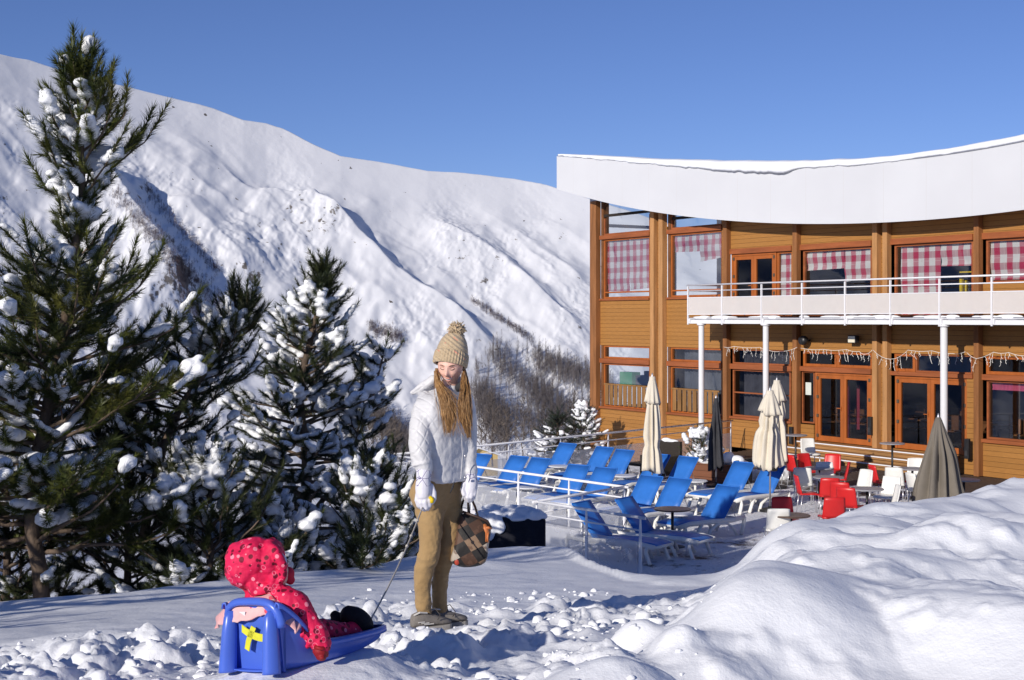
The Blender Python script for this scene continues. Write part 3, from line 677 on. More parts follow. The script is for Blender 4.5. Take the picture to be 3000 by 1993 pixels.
# balcony
B0 = 7.47
balc = G()
for i in range(30): balc.box(B0, E_, -1.48+i*.049, -1.48+i*.049+.026, 4.40, 4.44)
hp(balc, 'balcony_deck', GREYM)
g = G().box(B0, E_, -1.5, -1.42, 4.235, 4.255).box(B0, E_, -1.43, -1.42, 4.255, 4.39).box(B0, E_, -1.5, -1.42, 4.39, 4.41).box(B0, B0+.06, -1.42, -.02, 4.24, 4.40); hp(g, 'balcony_beam', WHITE)
g = G().box(B0, E_, -.06, .0, 4.24, 4.38); [g.box(q, q+.08, -1.42, -.06, 4.25, 4.385) for q in (8.0, 11.2, 14.8, 18.42, 21.8)]; hp(g, 'balcony_joist', GREYM)
BP = [7.49, 9.26, 11.19, 13.03, 14.85, 16.63, 18.42, 20.18, 22.0, 23.8]
for q in BP:
    hp(G().box(q-.02, q+.02, -1.56, -1.50, 4.2, 5.5).box(q-.05, q+.05, -1.52, -1.43, 4.24, 4.40), 'balcony_post', WMETAL, bevel=.005)
hp(G().tube([(B0-.06, -1.53, 5.54), (E_, -1.53, 5.54)], .026, 8), 'handrail', WMETAL, smooth=True)
hp(G().tube([(B0, -1.53, 5.34), (E_, -1.53, 5.34)], .018, 8).tube([(B0, -1.53, 5.54), (B0, -.1, 5.54)], .022, 8).tube([(B0, -1.53, 5.34), (B0, -.1, 5.34)], .018, 8), 'mid_rail', WMETAL, smooth=True)
for a, b in zip(BP, BP[1:]): hp(G().box(a+.03, b-.03, -1.535, -1.525, 4.56, 5.10), 'balcony_panel', BALC)
hp(G().box(B0, E_, -1.545, -1.515, 5.10, 5.125).box(B0, E_, -1.545, -1.515, 4.535, 4.56), 'panel_rail', WMETAL)
g = G(); rr = random.Random(2)
for i in range(46):
    a = B0+.2+rr.random()*17; L = .15+rr.random()*.4; g.blob((a, -1.44+rr.random()*.12, 4.44), (L, .1, .045+rr.random()*.05), 10, 6)
hp(g, 'balcony_snow', SNOW, remesh=.03, smit=2)
for q, d in ((8.04, .095), (11.25, .095), (18.46, .10)): hp(G().lathe([(d, 0), (d, 4.0), (d*1.0, 4.18), (d*1.6, 4.185), (d*1.6, 4.234)], (q, -1.40, 0), 20), 'balcony_column', WHITE, smooth=False)
# steps in front of the doors
STEPW = plain('step_wood', (.34, .18, .07), .7, .25, 4, .2, sc=(.2, 1, 1))
hp(G().box(11.6, 17.8, -.42, -.0, .42, .50).box(11.65, 17.75, -.38, -.0, .30, .42), 'step', STEPW)
hp(G().box(11.1, 17.5, -.82, -.43, .24, .33).box(11.2, 17.45, -.76, -.43, .12, .24), 'step', STEPW)
hp(G().box(11.3, 17.2, -1.2, -.83, .08, .16).box(11.4, 17.1, -1.15, -.83, -.02, .08), 'step', STEPW)
g = G()
for y_, z_, a, b in ((-.425, .455, 11.6, 17.8), (-.825, .29, 11.1, 17.5), (-1.205, .12, 11.3, 17.2)): g.box(a, b, y_-.012, y_, z_+.012, z_+.045)
hp(g, 'step_nosing', WMETAL)
# things fixed to the facade
def onwall(name, label, cat, s, z, y=-.2, group=None):
    v = Matrix.Rotation(FA, 4, 'Z') @ Vector((s, y, z)); return thing(name, label, cat, (3.37+v.x, 55.1+v.y, TZ+v.z), FA, group)
for (px, py, lab) in ((2318, 1276, 'narrow black box mounted on the post left of the left door'), (2549, 1248, 'narrow black box mounted on the double post between the doors'), (2834, 1315, 'narrow black box mounted on the post right of the right door')):
    s, z = FS(px, py, .25); t = onwall('wall_heater', lab, 'wall box', s, z, -.2, 'black boxes on the facade posts')
    G().box(-.075, .075, -.10, -.003, -.28, .28).build('casing', BLACK, t, bevel=.012); G().box(-.045, .045, -.112, -.10, -.2, -.05).build('grille', DGREY, t)
s, z = FS(2495, 995, .3); t = onwall('floodlight', 'dark square floodlight with a pale face fixed under the balcony', 'floodlight', s, z, -.25)
G().box(-.17, .17, -.06, .1, -.11, .13).build('housing', BLACK, t, bevel=.02); G().add([(-.14, -.065, -.09), (.14, -.065, -.09), (.14, -.065, .1), (-.14, -.065, .1)], [(0, 1, 2, 3)]).build('lens', plain('lamp_lens', (.75, .70, .55), .15, .05, 3, .6), t)
G().box(-.02, .02, .1, .26, -.02, .02).build('bracket', BLACK, t)
s, z = FS(2352, 998, .3); t = onwall('wall_speaker', 'round black loudspeaker on the wall beside the left door', 'loudspeaker', s, z, -.25)
G().lathe([(.13, -.13), (.15, -.05), (.15, .05), (.08, .13)], (0, 0, 0), 20, (0, 1, 0)).build('housing', BLACK, t, smooth=True); G().box(-.03, .03, .1, .26, -.03, .03).build('bracket', BLACK, t)
# icicle fairy lights, one string per bay
LW = plain('light_wire', (.80, .78, .74), .5, .05)
def lights(pts, label):
    w = [FS(px, py, .3) for px, py in pts]; o = Vector((w[0][0], -.3, w[0][1])); t = onwall('icicle_lights', label, 'fairy lights', o.x, o.z, -.3, 'icicle fairy lights along the facade')
    P = [Vector((a-o.x, 0, b-o.z)) for a, b in w]; fine = []
    for a, b in zip(P, P[1:]):
        for i in range(6): fine.append(a.lerp(b, i/6)+Vector((0, 0, -.03*math.sin(i/6*math.pi))))
    fine.append(P[-1]); G().tube(fine, .007, 5).build('cable', LW, t, smooth=True)
    r = random.Random(len(label)); g = G(); x = .15
    tot = fine[-1].x
    while x < tot:
        j = min(range(len(fine)), key=lambda q: abs(fine[q].x-x)); p = fine[j].copy(); L = r.choice((.12, .2, .32, .26)); q = [p]
        for k in range(3): q.append(q[-1]+Vector((r.uniform(-.05, .05), r.uniform(-.02, .02), -L/3)))
        g.tube(q, .0055, 4)
        for k in q[1:]: g.tube([k, k+Vector((r.uniform(-.06, .06), 0, -.04))], .006, 4)
        x += r.uniform(.12, .24)
    g.build('light_drops', LW, t)
lights([(2120, 1017), (2150, 1015), (2228, 1018), (2250, 1026), (2290, 1030), (2335, 1018)], 'icicle fairy lights over the curtained window left of the doors')
lights([(2345, 1020), (2412, 1024), (2480, 1024), (2517, 1030), (2535, 1038), (2555, 1026)], 'icicle fairy lights above the left double door')
lights([(2558, 1026), (2590, 1049), (2625, 1050), (2660, 1026), (2730, 1028), (2790, 1036), (2828, 1031)], 'icicle fairy lights drooping above the right double door')
lights([(2832, 1033), (2860, 1051), (2910, 1032), (2955, 1033), (3010, 1043), (3100, 1045)], 'icicle fairy lights at the right edge above the pink valance window')
# ------------------------------------------------------------------ terrace railings
def railing(label, a, b, n, h=1.0, ext=.12):
    a = Vector((*a, TZ)); b = Vector((*b, TZ)); t = thing('terrace_railing', label, 'railing', a, 0, 'white railings round the terrace')
    d = b-a; L = d.length; d.normalize(); nn = Vector((d.y, -d.x, 0))
    for i in range(n+1):
        p = d*(L*i/n); g = G()
        g.loft([[p+d*.03*s*x+nn*.012*y+Vector((0, 0, z)) for x, y in ((-1, -1), (1, -1), (1, 1), (-1, 1))] for z, s in ((-.25, 1), (.55, 1), (h-.06, .45), (h-.01, .35))])
        g.build('post', WMETAL, t)
    up = Vector((0, 0, 1))
    G().tube([-d*ext+up*h, d*(L+ext)+up*h], .027, 8).build('handrail', WMETAL, t, smooth=True)
    G().tube([up*.78, d*L+up*.78], .017, 8).build('mid_rail', WMETAL, t, smooth=True)
    for i in range(n):
        p = d*(L*i/n+.04); q = d*(L*(i+1)/n-.04)
        g = G(); g.loft([[p+nn*s+up*z for s, z in ((.034, .03), (.038, .03), (.038, .60), (.034, .60))], [q+nn*s+up*z for s, z in ((.034, .03), (.038, .03), (.038, .60), (.034, .60))]]); g.build('panel', PLEX, t)
railing('long white railing along the back of the terrace up to the facade', (-3.05, 35.1), (7.3, 46.9), 7)
railing('white railing on the side of the terrace just right of the woman', (-3.05, 35.1), (2.27, 28.4), 5)
railing('short white railing turning back from the side railing above the dark stairwell', (2.27, 28.4), (.46, 26.1), 2)
railing('nearest white railing in front of the two loungers turned to the right', (.46, 26.1), (2.19, 24.0), 2)

# ------------------------------------------------------------------ sun loungers
BLUE = plain('blue_mesh_fabric', (.030, .165, .54), .5, .13, 3, .4, bump=.15, bscale=120)
LWHITE = plain('lounger_plastic', (.80, .79, .74), .4, .05, 4, .4)
def make_lounger(label):
    t = thing('sun_lounger', label, 'sun lounger', (0, 0, 0), 0, 'blue sun loungers on the terrace')
    ang = math.radians(50); bx, bz = math.cos(ang), math.sin(ang); H = .36
    def strip(pts, wd):
        g = G(); rows = [[(x, wd*v, z-.012*(1-v*v)) for v in (-1, -.5, 0, .5, 1)] for x, z in pts]
        for a, b in zip(rows, rows[1:]):
            for i in range(4): g.quad(a[i], a[i+1], b[i+1], b[i])
        return g
    strip([(-1.28, H-.03), (-1.15, H+.0), (-.8, H+.012), (-.4, H), (-.02, H-.012)], .29).build('seat_fabric', BLUE, t, smooth=True, solid=.018)
    L = .78; strip([(.0, H-.005), (.2*bx, H+.2*bz), (.5*bx, H+.5*bz), (L*bx, H+L*bz)], .295).build('back_fabric', BLUE, t, smooth=True, solid=.018)
    g = G()
    for s in (-1, 1): g.tube([(-1.3, s*.315, H-.06), (-1.0, s*.32, H-.02), (-.3, s*.32, H-.03), (.25, s*.32, H-.05), (.62, s*.32, H-.02)], .036, 8, 1.4)
    for x in (-1.29, -.1, .58): g.box(x-.02, x+.02, -.31, .31, H-.08, H-.035)
    g.build('frame', LWHITE, t, smooth=True)
    g = G()
    for s in (-1, 1): g.tube([(.0, s*.305, H-.02), (L*bx, s*.305, H-.01+L*bz)], .014, 6)
    g.tube([(L*bx, -.305, H+L*bz), (L*bx, .305, H+L*bz)], .014, 6); g.build('back_frame', BLUE, t)
    for s in (-1, 1):
        G().tube([(-1.15, s*.31, H-.03), (-1.12, s*.325, .2), (-1.2, s*.34, .02), (-1.22, s*.34, 0)], .046, 8, .7).build('leg', LWHITE, t, smooth=True)
        G().tube([(-.62, s*.31, H-.03), (-.74, s*.325, .2), (-.86, s*.34, .0)], .044, 8, .7).build('leg', LWHITE, t, smooth=True)
        G().tube([(-.5, s*.34, 0), (-.42, s*.33, .16), (-.2, s*.32, .27), (.1, s*.32, .26), (.3, s*.33, .13), (.36, s*.34, 0)], .042, 8, .7).build('leg', LWHITE, t, smooth=True)
        G().tube([(.62, s*.32, H-.02), (.60, s*.325, .2), (.50, s*.34, 0)], .046, 8, .7).build('leg', LWHITE, t, smooth=True)
        G().tube([(.35*bx+.02, s*.30, H+.35*bz-.03), (.36, s*.30, H+.02), (.42, s*.30, H-.04)], .008, 5).build('back_strut', GREYM, t)
    return t
LOUNGERS = [  # pixel of the hinge, heading, label
    (1375, 1405, 50, 'blue sun lounger at the left end of its row, half hidden by the woman'),
    (1482, 1412, 50, 'left sun lounger of the pair right of the woman, white table at its foot'),
    (1547, 1419, 50, 'blue sun lounger, right of the pair beside the side railing, right of the woman'),
    (1630, 1367, 50, 'blue sun lounger nearest the two snowy spruces, alone behind a round white table'),
    (1736, 1380, 48, 'blue sun lounger at the back railing, left of the pair below the hotel corner'),
    (1797, 1390, 48, 'blue sun lounger at the back railing, right of the pair below the hotel corner'),
    (1661, 1443, 49, 'blue sun lounger dappled with tree shadow behind the side railing, left of that pair'),
    (1740, 1452, 49, 'blue sun lounger dappled with tree shadow, right of the pair by the railing corner'),
    (1899, 1405, 42, 'blue sun lounger behind the slim beige parasol, in front of the dark armchair'),
    (1981, 1414, 47, 'blue sun lounger directly in front of the snowy wooden planter'),
    (1869, 1481, 47, 'blue sun lounger left of the pair behind the brown bistro table'),
    (1951, 1489, 47, 'blue sun lounger directly behind the brown bistro table'),
    (2143, 1433, 47, 'blue sun lounger right of the dark grey parasol, left of the far pair'),
    (2230, 1443, 45, 'blue sun lounger crossed by the pole of the front beige parasol'),
    (2086, 1515, 42, 'blue sun lounger with a round shadow on its seat, right of the brown table')]
proto = None
def z_for(v): return v
_jr = random.Random(4)
for px, py, a, lab in LOUNGERS:
    a += _jr.uniform(-4, 4); v = on_terrace(px, py, .36)
    if proto is None: proto = make_lounger(lab); proto.location = v; proto.rotation_euler.z = math.radians(a)
    else: dup(proto, v, math.radians(a), lab)
for px, py, a, lab in ((1893, 1557, 143, 'blue sun lounger turned the other way, nearest to the brown bistro table'), (1768, 1571, 143, 'shaded blue sun lounger turned the other way, behind the nearest railing')):
    dup(proto, on_terrace(px, py, .36), math.radians(a), lab)

# ------------------------------------------------------------------ tables
BROWN = plain('brown_table_top', (.10, .062, .045), .35, .25, 8, .5); GTOP = plain('grey_table_top', (.30, .30, .32), .35, .15, 8, .5)
def make_side(label):
    t = thing('side_table', label, 'side table', (0, 0, 0), 0, 'round white side tables between the loungers')
    G().lathe([(.27, .44), (.30, .45), (.30, .465), (.285, .475), (.0, .478)], n=28).build('table_top', WHITE, t, smooth=False)
    G().lathe([(.035, .02), (.03, .3), (.05, .44)], n=12).build('pedestal', LWHITE, t, smooth=True)
    for k in range(4): G().tube([(0, 0, .06), (.14*math.cos(k*1.571+.5), .14*math.sin(k*1.571+.5), .05), (.23*math.cos(k*1.571+.5), .23*math.sin(k*1.571+.5), .005)], .018, 6).build('foot', LWHITE, t)
    return t
sp = None
for px, py, lab in ((1640, 1365, 'round white side table in front of the lounger nearest the spruces'), (1549, 1427, 'round white side table at the foot of the pair right of the woman'), (1830, 1393, 'round white side table below the corner of the hotel, behind the railing corner'), (2037, 1408, 'round white side table between planter and dark grey parasol'), (1990, 1504, 'round white side table mostly hidden behind the brown bistro table'), (1398, 1420, 'round white side table at the left edge of the terrace beside the woman')):
    v = on_terrace(px, py, .47)
    if sp is None: sp = make_side(lab); sp.location = v
    else: dup(sp, v, 0, lab)
def ashtray_bits(t, h, seed):
    r = random.Random(seed); g = G()
    for k in range(4): x, y = r.uniform(-.12, .12), r.uniform(-.12, .12); g.lathe([(.02, h), (.025, h+.05), (.012, h+.055)], (x, y, 0), 8)
    g.build('condiment_pots', GREYM, t)
def make_bistro(name, label, cat, h, r, top, group, square=False):
    t = thing(name, label, cat, (0, 0, 0), .5, group)
    G().lathe([(r-.012, h-.03), (r, h-.024), (r, h-.008), (r-.008, h), (0, h+.001)], n=32).build('table_top', top, t)
    G().lathe([(.028, .03), (.028, h-.03)], n=12).build('pole', BLACK, t, smooth=True)
    G().lathe([(.24, 0), (.24, .012), (.06, .035), (.03, .04)], n=20).build('base', BLACK, t)
    return t
def place_tables(name, cat, h, r, top, group, items):
    p = None
    for i, (px, py, lab) in enumerate(items):
        v = on_terrace(px, py, h)
        if p is None: p = make_bistro(name, lab, cat, h, r, top, group); p.location = v; q = p
        else: q = dup(p, v, .5, lab)
    return p
place_tables('bistro_table', 'table', .74, .36, BROWN, 'bistro tables', [(1970, 1490, 'round brown bistro table among the nearest loungers'), (2317, 1508, 'brown bistro table beside the nearest red chair, cut off by the snow bank')])
place_tables('bistro_table', 'table', .74, .36, GTOP, 'bistro tables', [(2326, 1336, 'dark bistro table left of the steps, below the left high table'), (2400, 1370, 'grey bistro table with red chairs all round it in front of the steps'), (2540, 1431, 'round grey bistro table between the front red chair and the white chair turned left'), (2673, 1372, 'grey bistro table left of the taupe parasol, with a white chair at its far side'), (2824, 1404, 'round grey bistro table right of the taupe parasol'), (2427, 1397, 'grey bistro table hidden behind the upright red chair seen from behind')])
place_tables('high_table', 'high table', 1.10, .33, GTOP, 'high tables', [(2054, 1254, 'high round table at the end of the back railing by the first white column'), (2331, 1274, 'high round table left of the left double door'), (2614, 1298, 'high round table in front of the right double door')])

# ------------------------------------------------------------------ chairs
RED = plain('red_plastic', (.56, .018, .018), .38, .06, 5, .45); CWHITE = plain('white_plastic', (.78, .77, .72), .4, .04, 5, .4); ALU = plain('aluminium', (.62, .62, .64), .3, .05, 5, .5, .7)
def make_chair(label, mat, group):
    t = thing('bistro_chair', label, 'chair', (0, 0, 0), 0, group)
    n = 10; rows = []
    for j in range(7):
        u = j/6; z = .45+.43*u; x0 = -.20-.09*u**1.5-.02*math.sin(u*3); hw = .225*(1-.10*u*u)
        rows.append([(x0-.045*(1-(2*i/n-1)**2), hw*(2*i/n-1), z-.012*(abs(2*i/n-1)**4)*(j == 6)) for i in range(n+1)])
    g = G()
    for a, b in zip(rows, rows[1:]):
        for i in range(n): g.quad(a[i], a[i+1], b[i+1], b[i])
    g.build('backrest', mat, t, smooth=True, solid=.022)
    rows = [[(-.24+.46*i/8, .225*(1-.06*(i/8)**2)*v, .455+.012*v*v-.03*max(0, i/8-.8)*5*(i/8)) for v in (-1, -.5, 0, .5, 1)] for i in range(9)]
    g = G()
    for a, b in zip(rows, rows[1:]):
        for i in range(4): g.quad(a[i], a[i+1], b[i+1], b[i])
    g.build('seat', mat, t, smooth=True, solid=.035)
    for sx, sy in ((1, 1), (1, -1), (-1, 1), (-1, -1)):
        G().tube([(sx*.18-.01, sy*.19, .44), (sx*.21-.01-.03*(sx < 0), sy*.205, 0)], .014, 8).build('leg', ALU, t, smooth=True)
    return t
CH = [(1045, 360, -60, 1, 'red chair left of the steps facing the camera, behind the grey table'), (950, 360, 20, 1, 'red chair mostly hidden behind the big white chair back'),
      (1195, 365, -120, 1, 'pinkish sunlit red chair right of the grey table, against the lowest step'), (1250, 430, 170, 1, 'red chair seen side on, right of the table with red chairs round it'),
      (985, 470, 72, 0, 'white chair seen from behind at the left, in front of the table with red chairs'), (1175, 440, -90, 0, 'white chair facing the camera right behind the upright red chair back'),
      (1030, 548, 0, 1, 'red chair in profile facing right, front left of the seating group'), (1195, 562, 80, 1, 'upright red chair seen squarely from behind, left of two overlapping red chairs'),
      (1310, 600, 60, 1, 'red chair half covered by the nearest red chair back'), (1370, 648, 55, 1, 'nearest whole red chair seen from behind, left of the round grey table'),
      (1420, 505, -150, 0, 'small white chair behind the round grey table, right of the red chairs'), (1655, 570, -130, 0, 'white chair half in shade behind the white chair turned left'),
      (1640, 640, 178, 0, 'white chair turned left at the round grey table, beside the snow bank'), (1745, 470, 60, 0, 'large white chair seen from behind, left of the taupe parasol'),
      (1632, 452, 10, 1, 'red chair in profile directly left of the large white chair back'), (1910, 405, -100, 0, 'white chair at the far side of the table left of the taupe parasol'),
      (1910, 448, 120, 1, 'red chair whose seat shows under the table left of the taupe parasol'), (1945, 525, 15, 0, 'white chair in profile partly covered by the taupe parasol'),
      (850, 330, 12, 0, 'white chair in profile behind the two beige parasols'), (1045, 222, -80, 0, 'shaded white chair against the steps, farthest from the camera'),
      (850, 765, -80, 1, 'red chair at the edge of the snow bank behind the brown table'), (762, 836, 88, 0, 'white chair seen from behind at the edge of the snow bank, nearest of all'),
      (1205, 735, 92, 1, 'red chair back just showing above the snow bank')]
pr = {}
for zx, zy, a, red, lab in CH:
    v = on_terrace(2000+.36*zx, 1250+.36*zy, .45); gr = 'red plastic chairs' if red else 'white plastic chairs'
    if red not in pr: pr[red] = make_chair(lab, RED if red else CWHITE, gr); pr[red].location = v; pr[red].rotation_euler.z = math.radians(a)
    else: dup(pr[red], v, math.radians(a), lab, gr)

# ------------------------------------------------------------------ closed parasols
def parasol(name, label, px, pbase, top_h, hem_h, rtop_, rhem, mat, seed, waist=None, d=None, group=None, flutes=9, ragged=.25, lean=0):
    v = on_terrace(px, pbase) if d is None else Vector(((px-1500)/FPX*d, d, TZ))
    t = thing(name, label, 'parasol', v, 0, group); r = random.Random(seed)
    G().lathe([(.022, 0), (.022, top_h-.05)], n=10).build('pole', GREYM, t, smooth=True)
    G().lathe([(.26, 0), (.26, .05), (.05, .09), (.03, .12)], n=20).build('base', BLACK, t)
    n = 72; m = 26; ph = r.random()*6; hems = [r.random() for _ in range(flutes)]; rows = []
    for j in range(m+1):
        u = j/m; row = []
        for i in range(n):
            th = 2*math.pi*i/n; fl = math.cos(flutes*th/1.0+ph+1.5*math.sin(u*2+ph))
            k = (i*flutes//n) % flutes
            zz = top_h-(top_h-hem_h-ragged*.7*hems[k]*(.5+.5*abs(fl)))*u
            R = rtop_+(rhem-rtop_)*u**.8
            if waist: R *= 1-.22*math.exp(-((u-waist)/.05)**2)
            R *= 1+(.32*fl*(1+.3*math.sin(7*u+th))+.14*math.sin(3*th+ph*2+2*u)+.05*math.sin(23*th+5*u))*min(1, u*2.5)
            row.append((R*math.cos(th)+lean*u, R*math.sin(th), zz))
        rows.append(row)
    G().loft(rows, caps=True).build('canopy', mat, t, smooth=True)
    if waist is not None:
        # valance flap round the top third and binding strap
        u = .22; rows = []
        for j in range(7):
            q = j/6; row = []
            for i in range(n):
                th = 2*math.pi*i/n; fl = math.cos(flutes*th+ph+.4); k = (i*5//n) % 5
                z0 = top_h-(top_h-hem_h)*.02; z1 = top_h-(top_h-hem_h)*(.24+.07*hems[k]); R = (rtop_*.9+(rhem*.92-rtop_*.9)*q**.7)*(1+.16*fl*q)
                row.append((R*math.cos(th), R*math.sin(th), z0+(z1-z0)*q))
            rows.append(row)
        G().loft(rows, caps=True).build('top_vent', mat, t, smooth=True)
    G().lathe([(.035, top_h-.06), (.04, top_h-.02), (.02, top_h+.05), (.008, top_h+.09)], n=12).build('finial', GREYM, t, smooth=True)
    return t
CREAM = plain('cream_canvas', (.66, .60, .49), .8, .06, 4, .15, bump=.25, bscale=8, bdist=.02); TAUPE = plain('taupe_canvas', (.165, .145, .12), .8, .1, 3, .15, bump=.25, bscale=6, bdist=.02)
GP = 'closed parasols on the terrace'
parasol('closed_parasol', 'slim closed beige parasol standing among the blue loungers, left of the grey one', 1911, 0, 2.98, .60, .07, .20, CREAM, 1, .72, 34.5, GP)
parasol('closed_parasol', 'closed beige parasol in front of the second white column, nearer of two', 2256, 1498, 2.76, .88, .08, .27, CREAM, 2, .5, None, GP, ragged=.45, lean=-.06)
parasol('closed_parasol', 'closed beige parasol standing behind the other beige one, by the second white column', 2276, 0, 2.80, .65, .08, .25, CREAM, 3, .5, 36.6, GP, ragged=.4)
parasol('closed_parasol', 'slim closed dark grey parasol in front of the wooden planter', 2098, 1426, 2.32, .40, .05, .17, DGREY, 4, None, None, GP, 7)
parasol('closed_parasol', 'wide closed taupe parasol at the right, rising behind the snow bank', 2749, 0, 2.26, .34, .05, .46, TAUPE, 5, None, 30.5, GP, 10, ragged=.05)

# ------------------------------------------------------------------ planter, armchair, benches
def wbox(t, name, mat, sx, sy, z0, z1, cx=0, cy=0, bev=.01): return G().box(cx-sx/2, cx+sx/2, cy-sy/2, cy+sy/2, z0, z1).build(name, mat, t, bevel=bev)
PLW = wood_boards('planter_wood', (.19, .075, .038), .16, .3)
v = on_terrace(2092, 1412); t = thing('wooden_planter', 'low brown wooden planter box heaped with snow', 'planter', v, FA+.35)
wbox(t, 'box', PLW, 1.75, .8, 0, .52); wbox(t, 'corner_board', DGREY, .07, .84, 0, .66, .9)
g = G(); r = random.Random(8)
for i in range(26): g.blob((r.uniform(-.8, .8), r.uniform(-.3, .3), .5+r.uniform(0, .22)), (r.uniform(.15, .3), r.uniform(.12, .25), r.uniform(.08, .2)), 10, 7)
g.build('snow_heap', SNOW, t, remesh=.03, smit=2); PLANTER = v
v = on_terrace(1935, 1400); t = thing('lounge_armchair', 'dark brown wicker armchair beside the snowy planter', 'armchair', v, math.radians(40))
WICK = plain('dark_wicker', (.035, .028, .022), .6, .3, 30, .3, bump=.5, bscale=60)
wbox(t, 'seat', WICK, .7, .75, .1, .38, bev=.02); wbox(t, 'backrest', WICK, .12, .8, .1, 1.0, .40, bev=.02)
wbox(t, 'armrest', WICK, .7, .12, .1, .62, 0, .40, .02); wbox(t, 'armrest', WICK, .7, .12, .1, .62, 0, -.40, .02)
for a, b in ((-.3, .38), (-.3, -.38), (.38, .38), (.38, -.38)): wbox(t, 'leg', BLACK, .05, .05, 0, .1, a, b)
g = G().blob((.40, 0, 1.0), (.08, .3, .05)).blob((.4, .15, 1.0), (.07, .2, .08)); g.build('snow_cap', SNOW, t, remesh=.02)
v = on_terrace(1883, 1398); t = thing('low_table', 'low dark square table left of the dark armchair', 'table', v, math.radians(45))
wbox(t, 'table_top', WICK, .7, .7, .33, .40); [wbox(t, 'leg', BLACK, .05, .05, 0, .33, a, b) for a in (-.3, .3) for b in (-.3, .3)]
v = on_terrace(2190, 1402); t = thing('snow_heap', 'swept heap of snow against the facade behind the parasols', 'snow heap', v)
g = G(); r = random.Random(3)
for i in range(40): g.blob((r.gauss(0, .45), r.gauss(.4, .35), r.uniform(0, .28)), r.uniform(.06, .2), 8, 6)
g.build('heap', SNOW, t, remesh=.03, smit=1)
v = on_terrace(2905, 1392); t = thing('snow_heap', 'swept heap of snow along the facade at the right edge', 'snow heap', v)
g = G(); r = random.Random(6)
for i in range(90): u = r.uniform(-.6, 4.5); g.blob((u*.525+r.gauss(0, .12), -u*.851-.1+r.gauss(0, .12), r.uniform(0, .22)), r.uniform(.08, .22), 8, 6)
g.build('heap', SNOW, t, remesh=.03, smit=1)
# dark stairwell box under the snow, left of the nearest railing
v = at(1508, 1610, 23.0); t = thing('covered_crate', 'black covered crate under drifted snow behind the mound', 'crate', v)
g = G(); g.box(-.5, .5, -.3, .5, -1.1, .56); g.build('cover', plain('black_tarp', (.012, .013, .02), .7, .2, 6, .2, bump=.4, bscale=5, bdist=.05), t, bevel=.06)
g = G(); r = random.Random(9)
for i in range(26): g.blob((r.uniform(-.55, .45), r.uniform(-.25, .5), .56+r.uniform(-.05, .06)), (r.uniform(.12, .25), r.uniform(.1, .2), r.uniform(.06, .12)), 10, 7)
for i in range(8): g.blob((r.uniform(-.55, -.2), -.32, r.uniform(.25, .55)), (.1, .06, .12), 8, 6)
g.build('snow_cap', SNOW, t, remesh=.025, smit=2)
# small yellow hut below the terrace
v = at(1405, 1362, 70); t = thing('yellow_hut', 'small pale yellow hut beyond the back railing right of the woman', 'hut', v, .5)
YW = plain('yellow_render', (.66, .49, .22), .8, .08, 2, .1)
G().box(-1.0, .65, -.7, .7, -.5, .55).build('wall', YW, t); G().add([(-1.0, -.7, .55), (.65, -.7, .55), (-.5, -.7, .9), (-1.0, .7, .55), (.65, .7, .55), (-.5, .7, .9)], [(0, 1, 2), (5, 4, 3)]).build('gable', YW, t)
G().add([(-1.1, -.85, .50), (-.5, -.85, .93), (-.5, .85, .93), (-1.1, .85, .50), (.78, -.85, .50), (.78, .85, .50)], [(0, 1, 2, 3), (1, 4, 5, 2)]).build('roof', SNOW, t, solid=.06)
# ------------------------------------------------------------------ conifers
def needle_mat(name, a, b, c):
    m = N(name); n1 = m.noise(5, 3); n2 = m.noise(1.1, 3)
    q = m.mix(m.ramp(n1, [(.4, 0), (.65, 1)]), a, b); q = m.mix(m.ramp(n2, [(.5, 0), (.7, .6)]), q, c); m.col(q).set(.5, .3)
    return m.m
PINE = needle_mat('pine_needles', (.045, .062, .015), (.11, .12, .024), (.14, .125, .026)); PINE_D = needle_mat('dark_pine_needles', (.026, .038, .015), (.055, .066, .022), (.08, .078, .022))
SPRUCE = needle_mat('spruce_needles', (.022, .034, .024), (.038, .052, .034), (.03, .04, .03))
BARK = plain('pine_bark', (.135, .10, .075), .9, .4, 7, .1, bump=.8, bscale=26, bdist=.02, sc=(1, 1, .35))
rng = np.random.RandomState(21)
def shoot_proto(seed, n=92, L=.17, nl=.078, w=.0062):
    r = np.random.RandomState(seed); t = r.rand(n)**.8; a = r.rand(n)*6.283; el = np.radians(58-30*t**2+r.randn(n)*10)
    base = np.stack([0*t, 0*t, t*L], -1); d = np.stack([np.sin(el)*np.cos(a), np.sin(el)*np.sin(a), np.cos(el)], -1)
    s = np.stack([-np.sin(a), np.cos(a), 0*a], -1)*w*.5; ln = nl*r.uniform(.8, 1.15, n)[:, None]
    T = np.stack([base-s, base+s, base+d*ln], 1)
    st = np.array([[[.004, 0, 0], [-.002, .0035, 0], [0, 0, L]], [[-.004, 0, 0], [.002, -.0035, 0], [0, 0, L]]])
    return np.concatenate([T, st]).reshape(-1, 3)
def place_shoots(P, D, Sc, protos, rs):
    P = np.array(P); D = np.array(D); D = D/np.linalg.norm(D, axis=1)[:, None]; n = len(P)
    ref = rs.randn(n, 3); X = np.cross(D, ref); X /= np.linalg.norm(X, axis=1)[:, None]; Y = np.cross(D, X)
    R = np.stack([X, Y, D], -1)*np.array(Sc)[:, None, None]; k = rs.randint(len(protos), size=n); out = []
    for q, pv in enumerate(protos):
        m = k == q
        if m.any(): out.append((np.einsum('nij,vj->nvi', R[m], pv)+P[m][:, None, :]).reshape(-1, 3))
    return np.concatenate(out)
PROT = [shoot_proto(s) for s in range(5)]
PROT_S = [shoot_proto(s+20, 44, .15, .026, .006) for s in range(4)]
PROT_F = [shoot_proto(s+40, 26, .17, .062, .009) for s in range(4)]
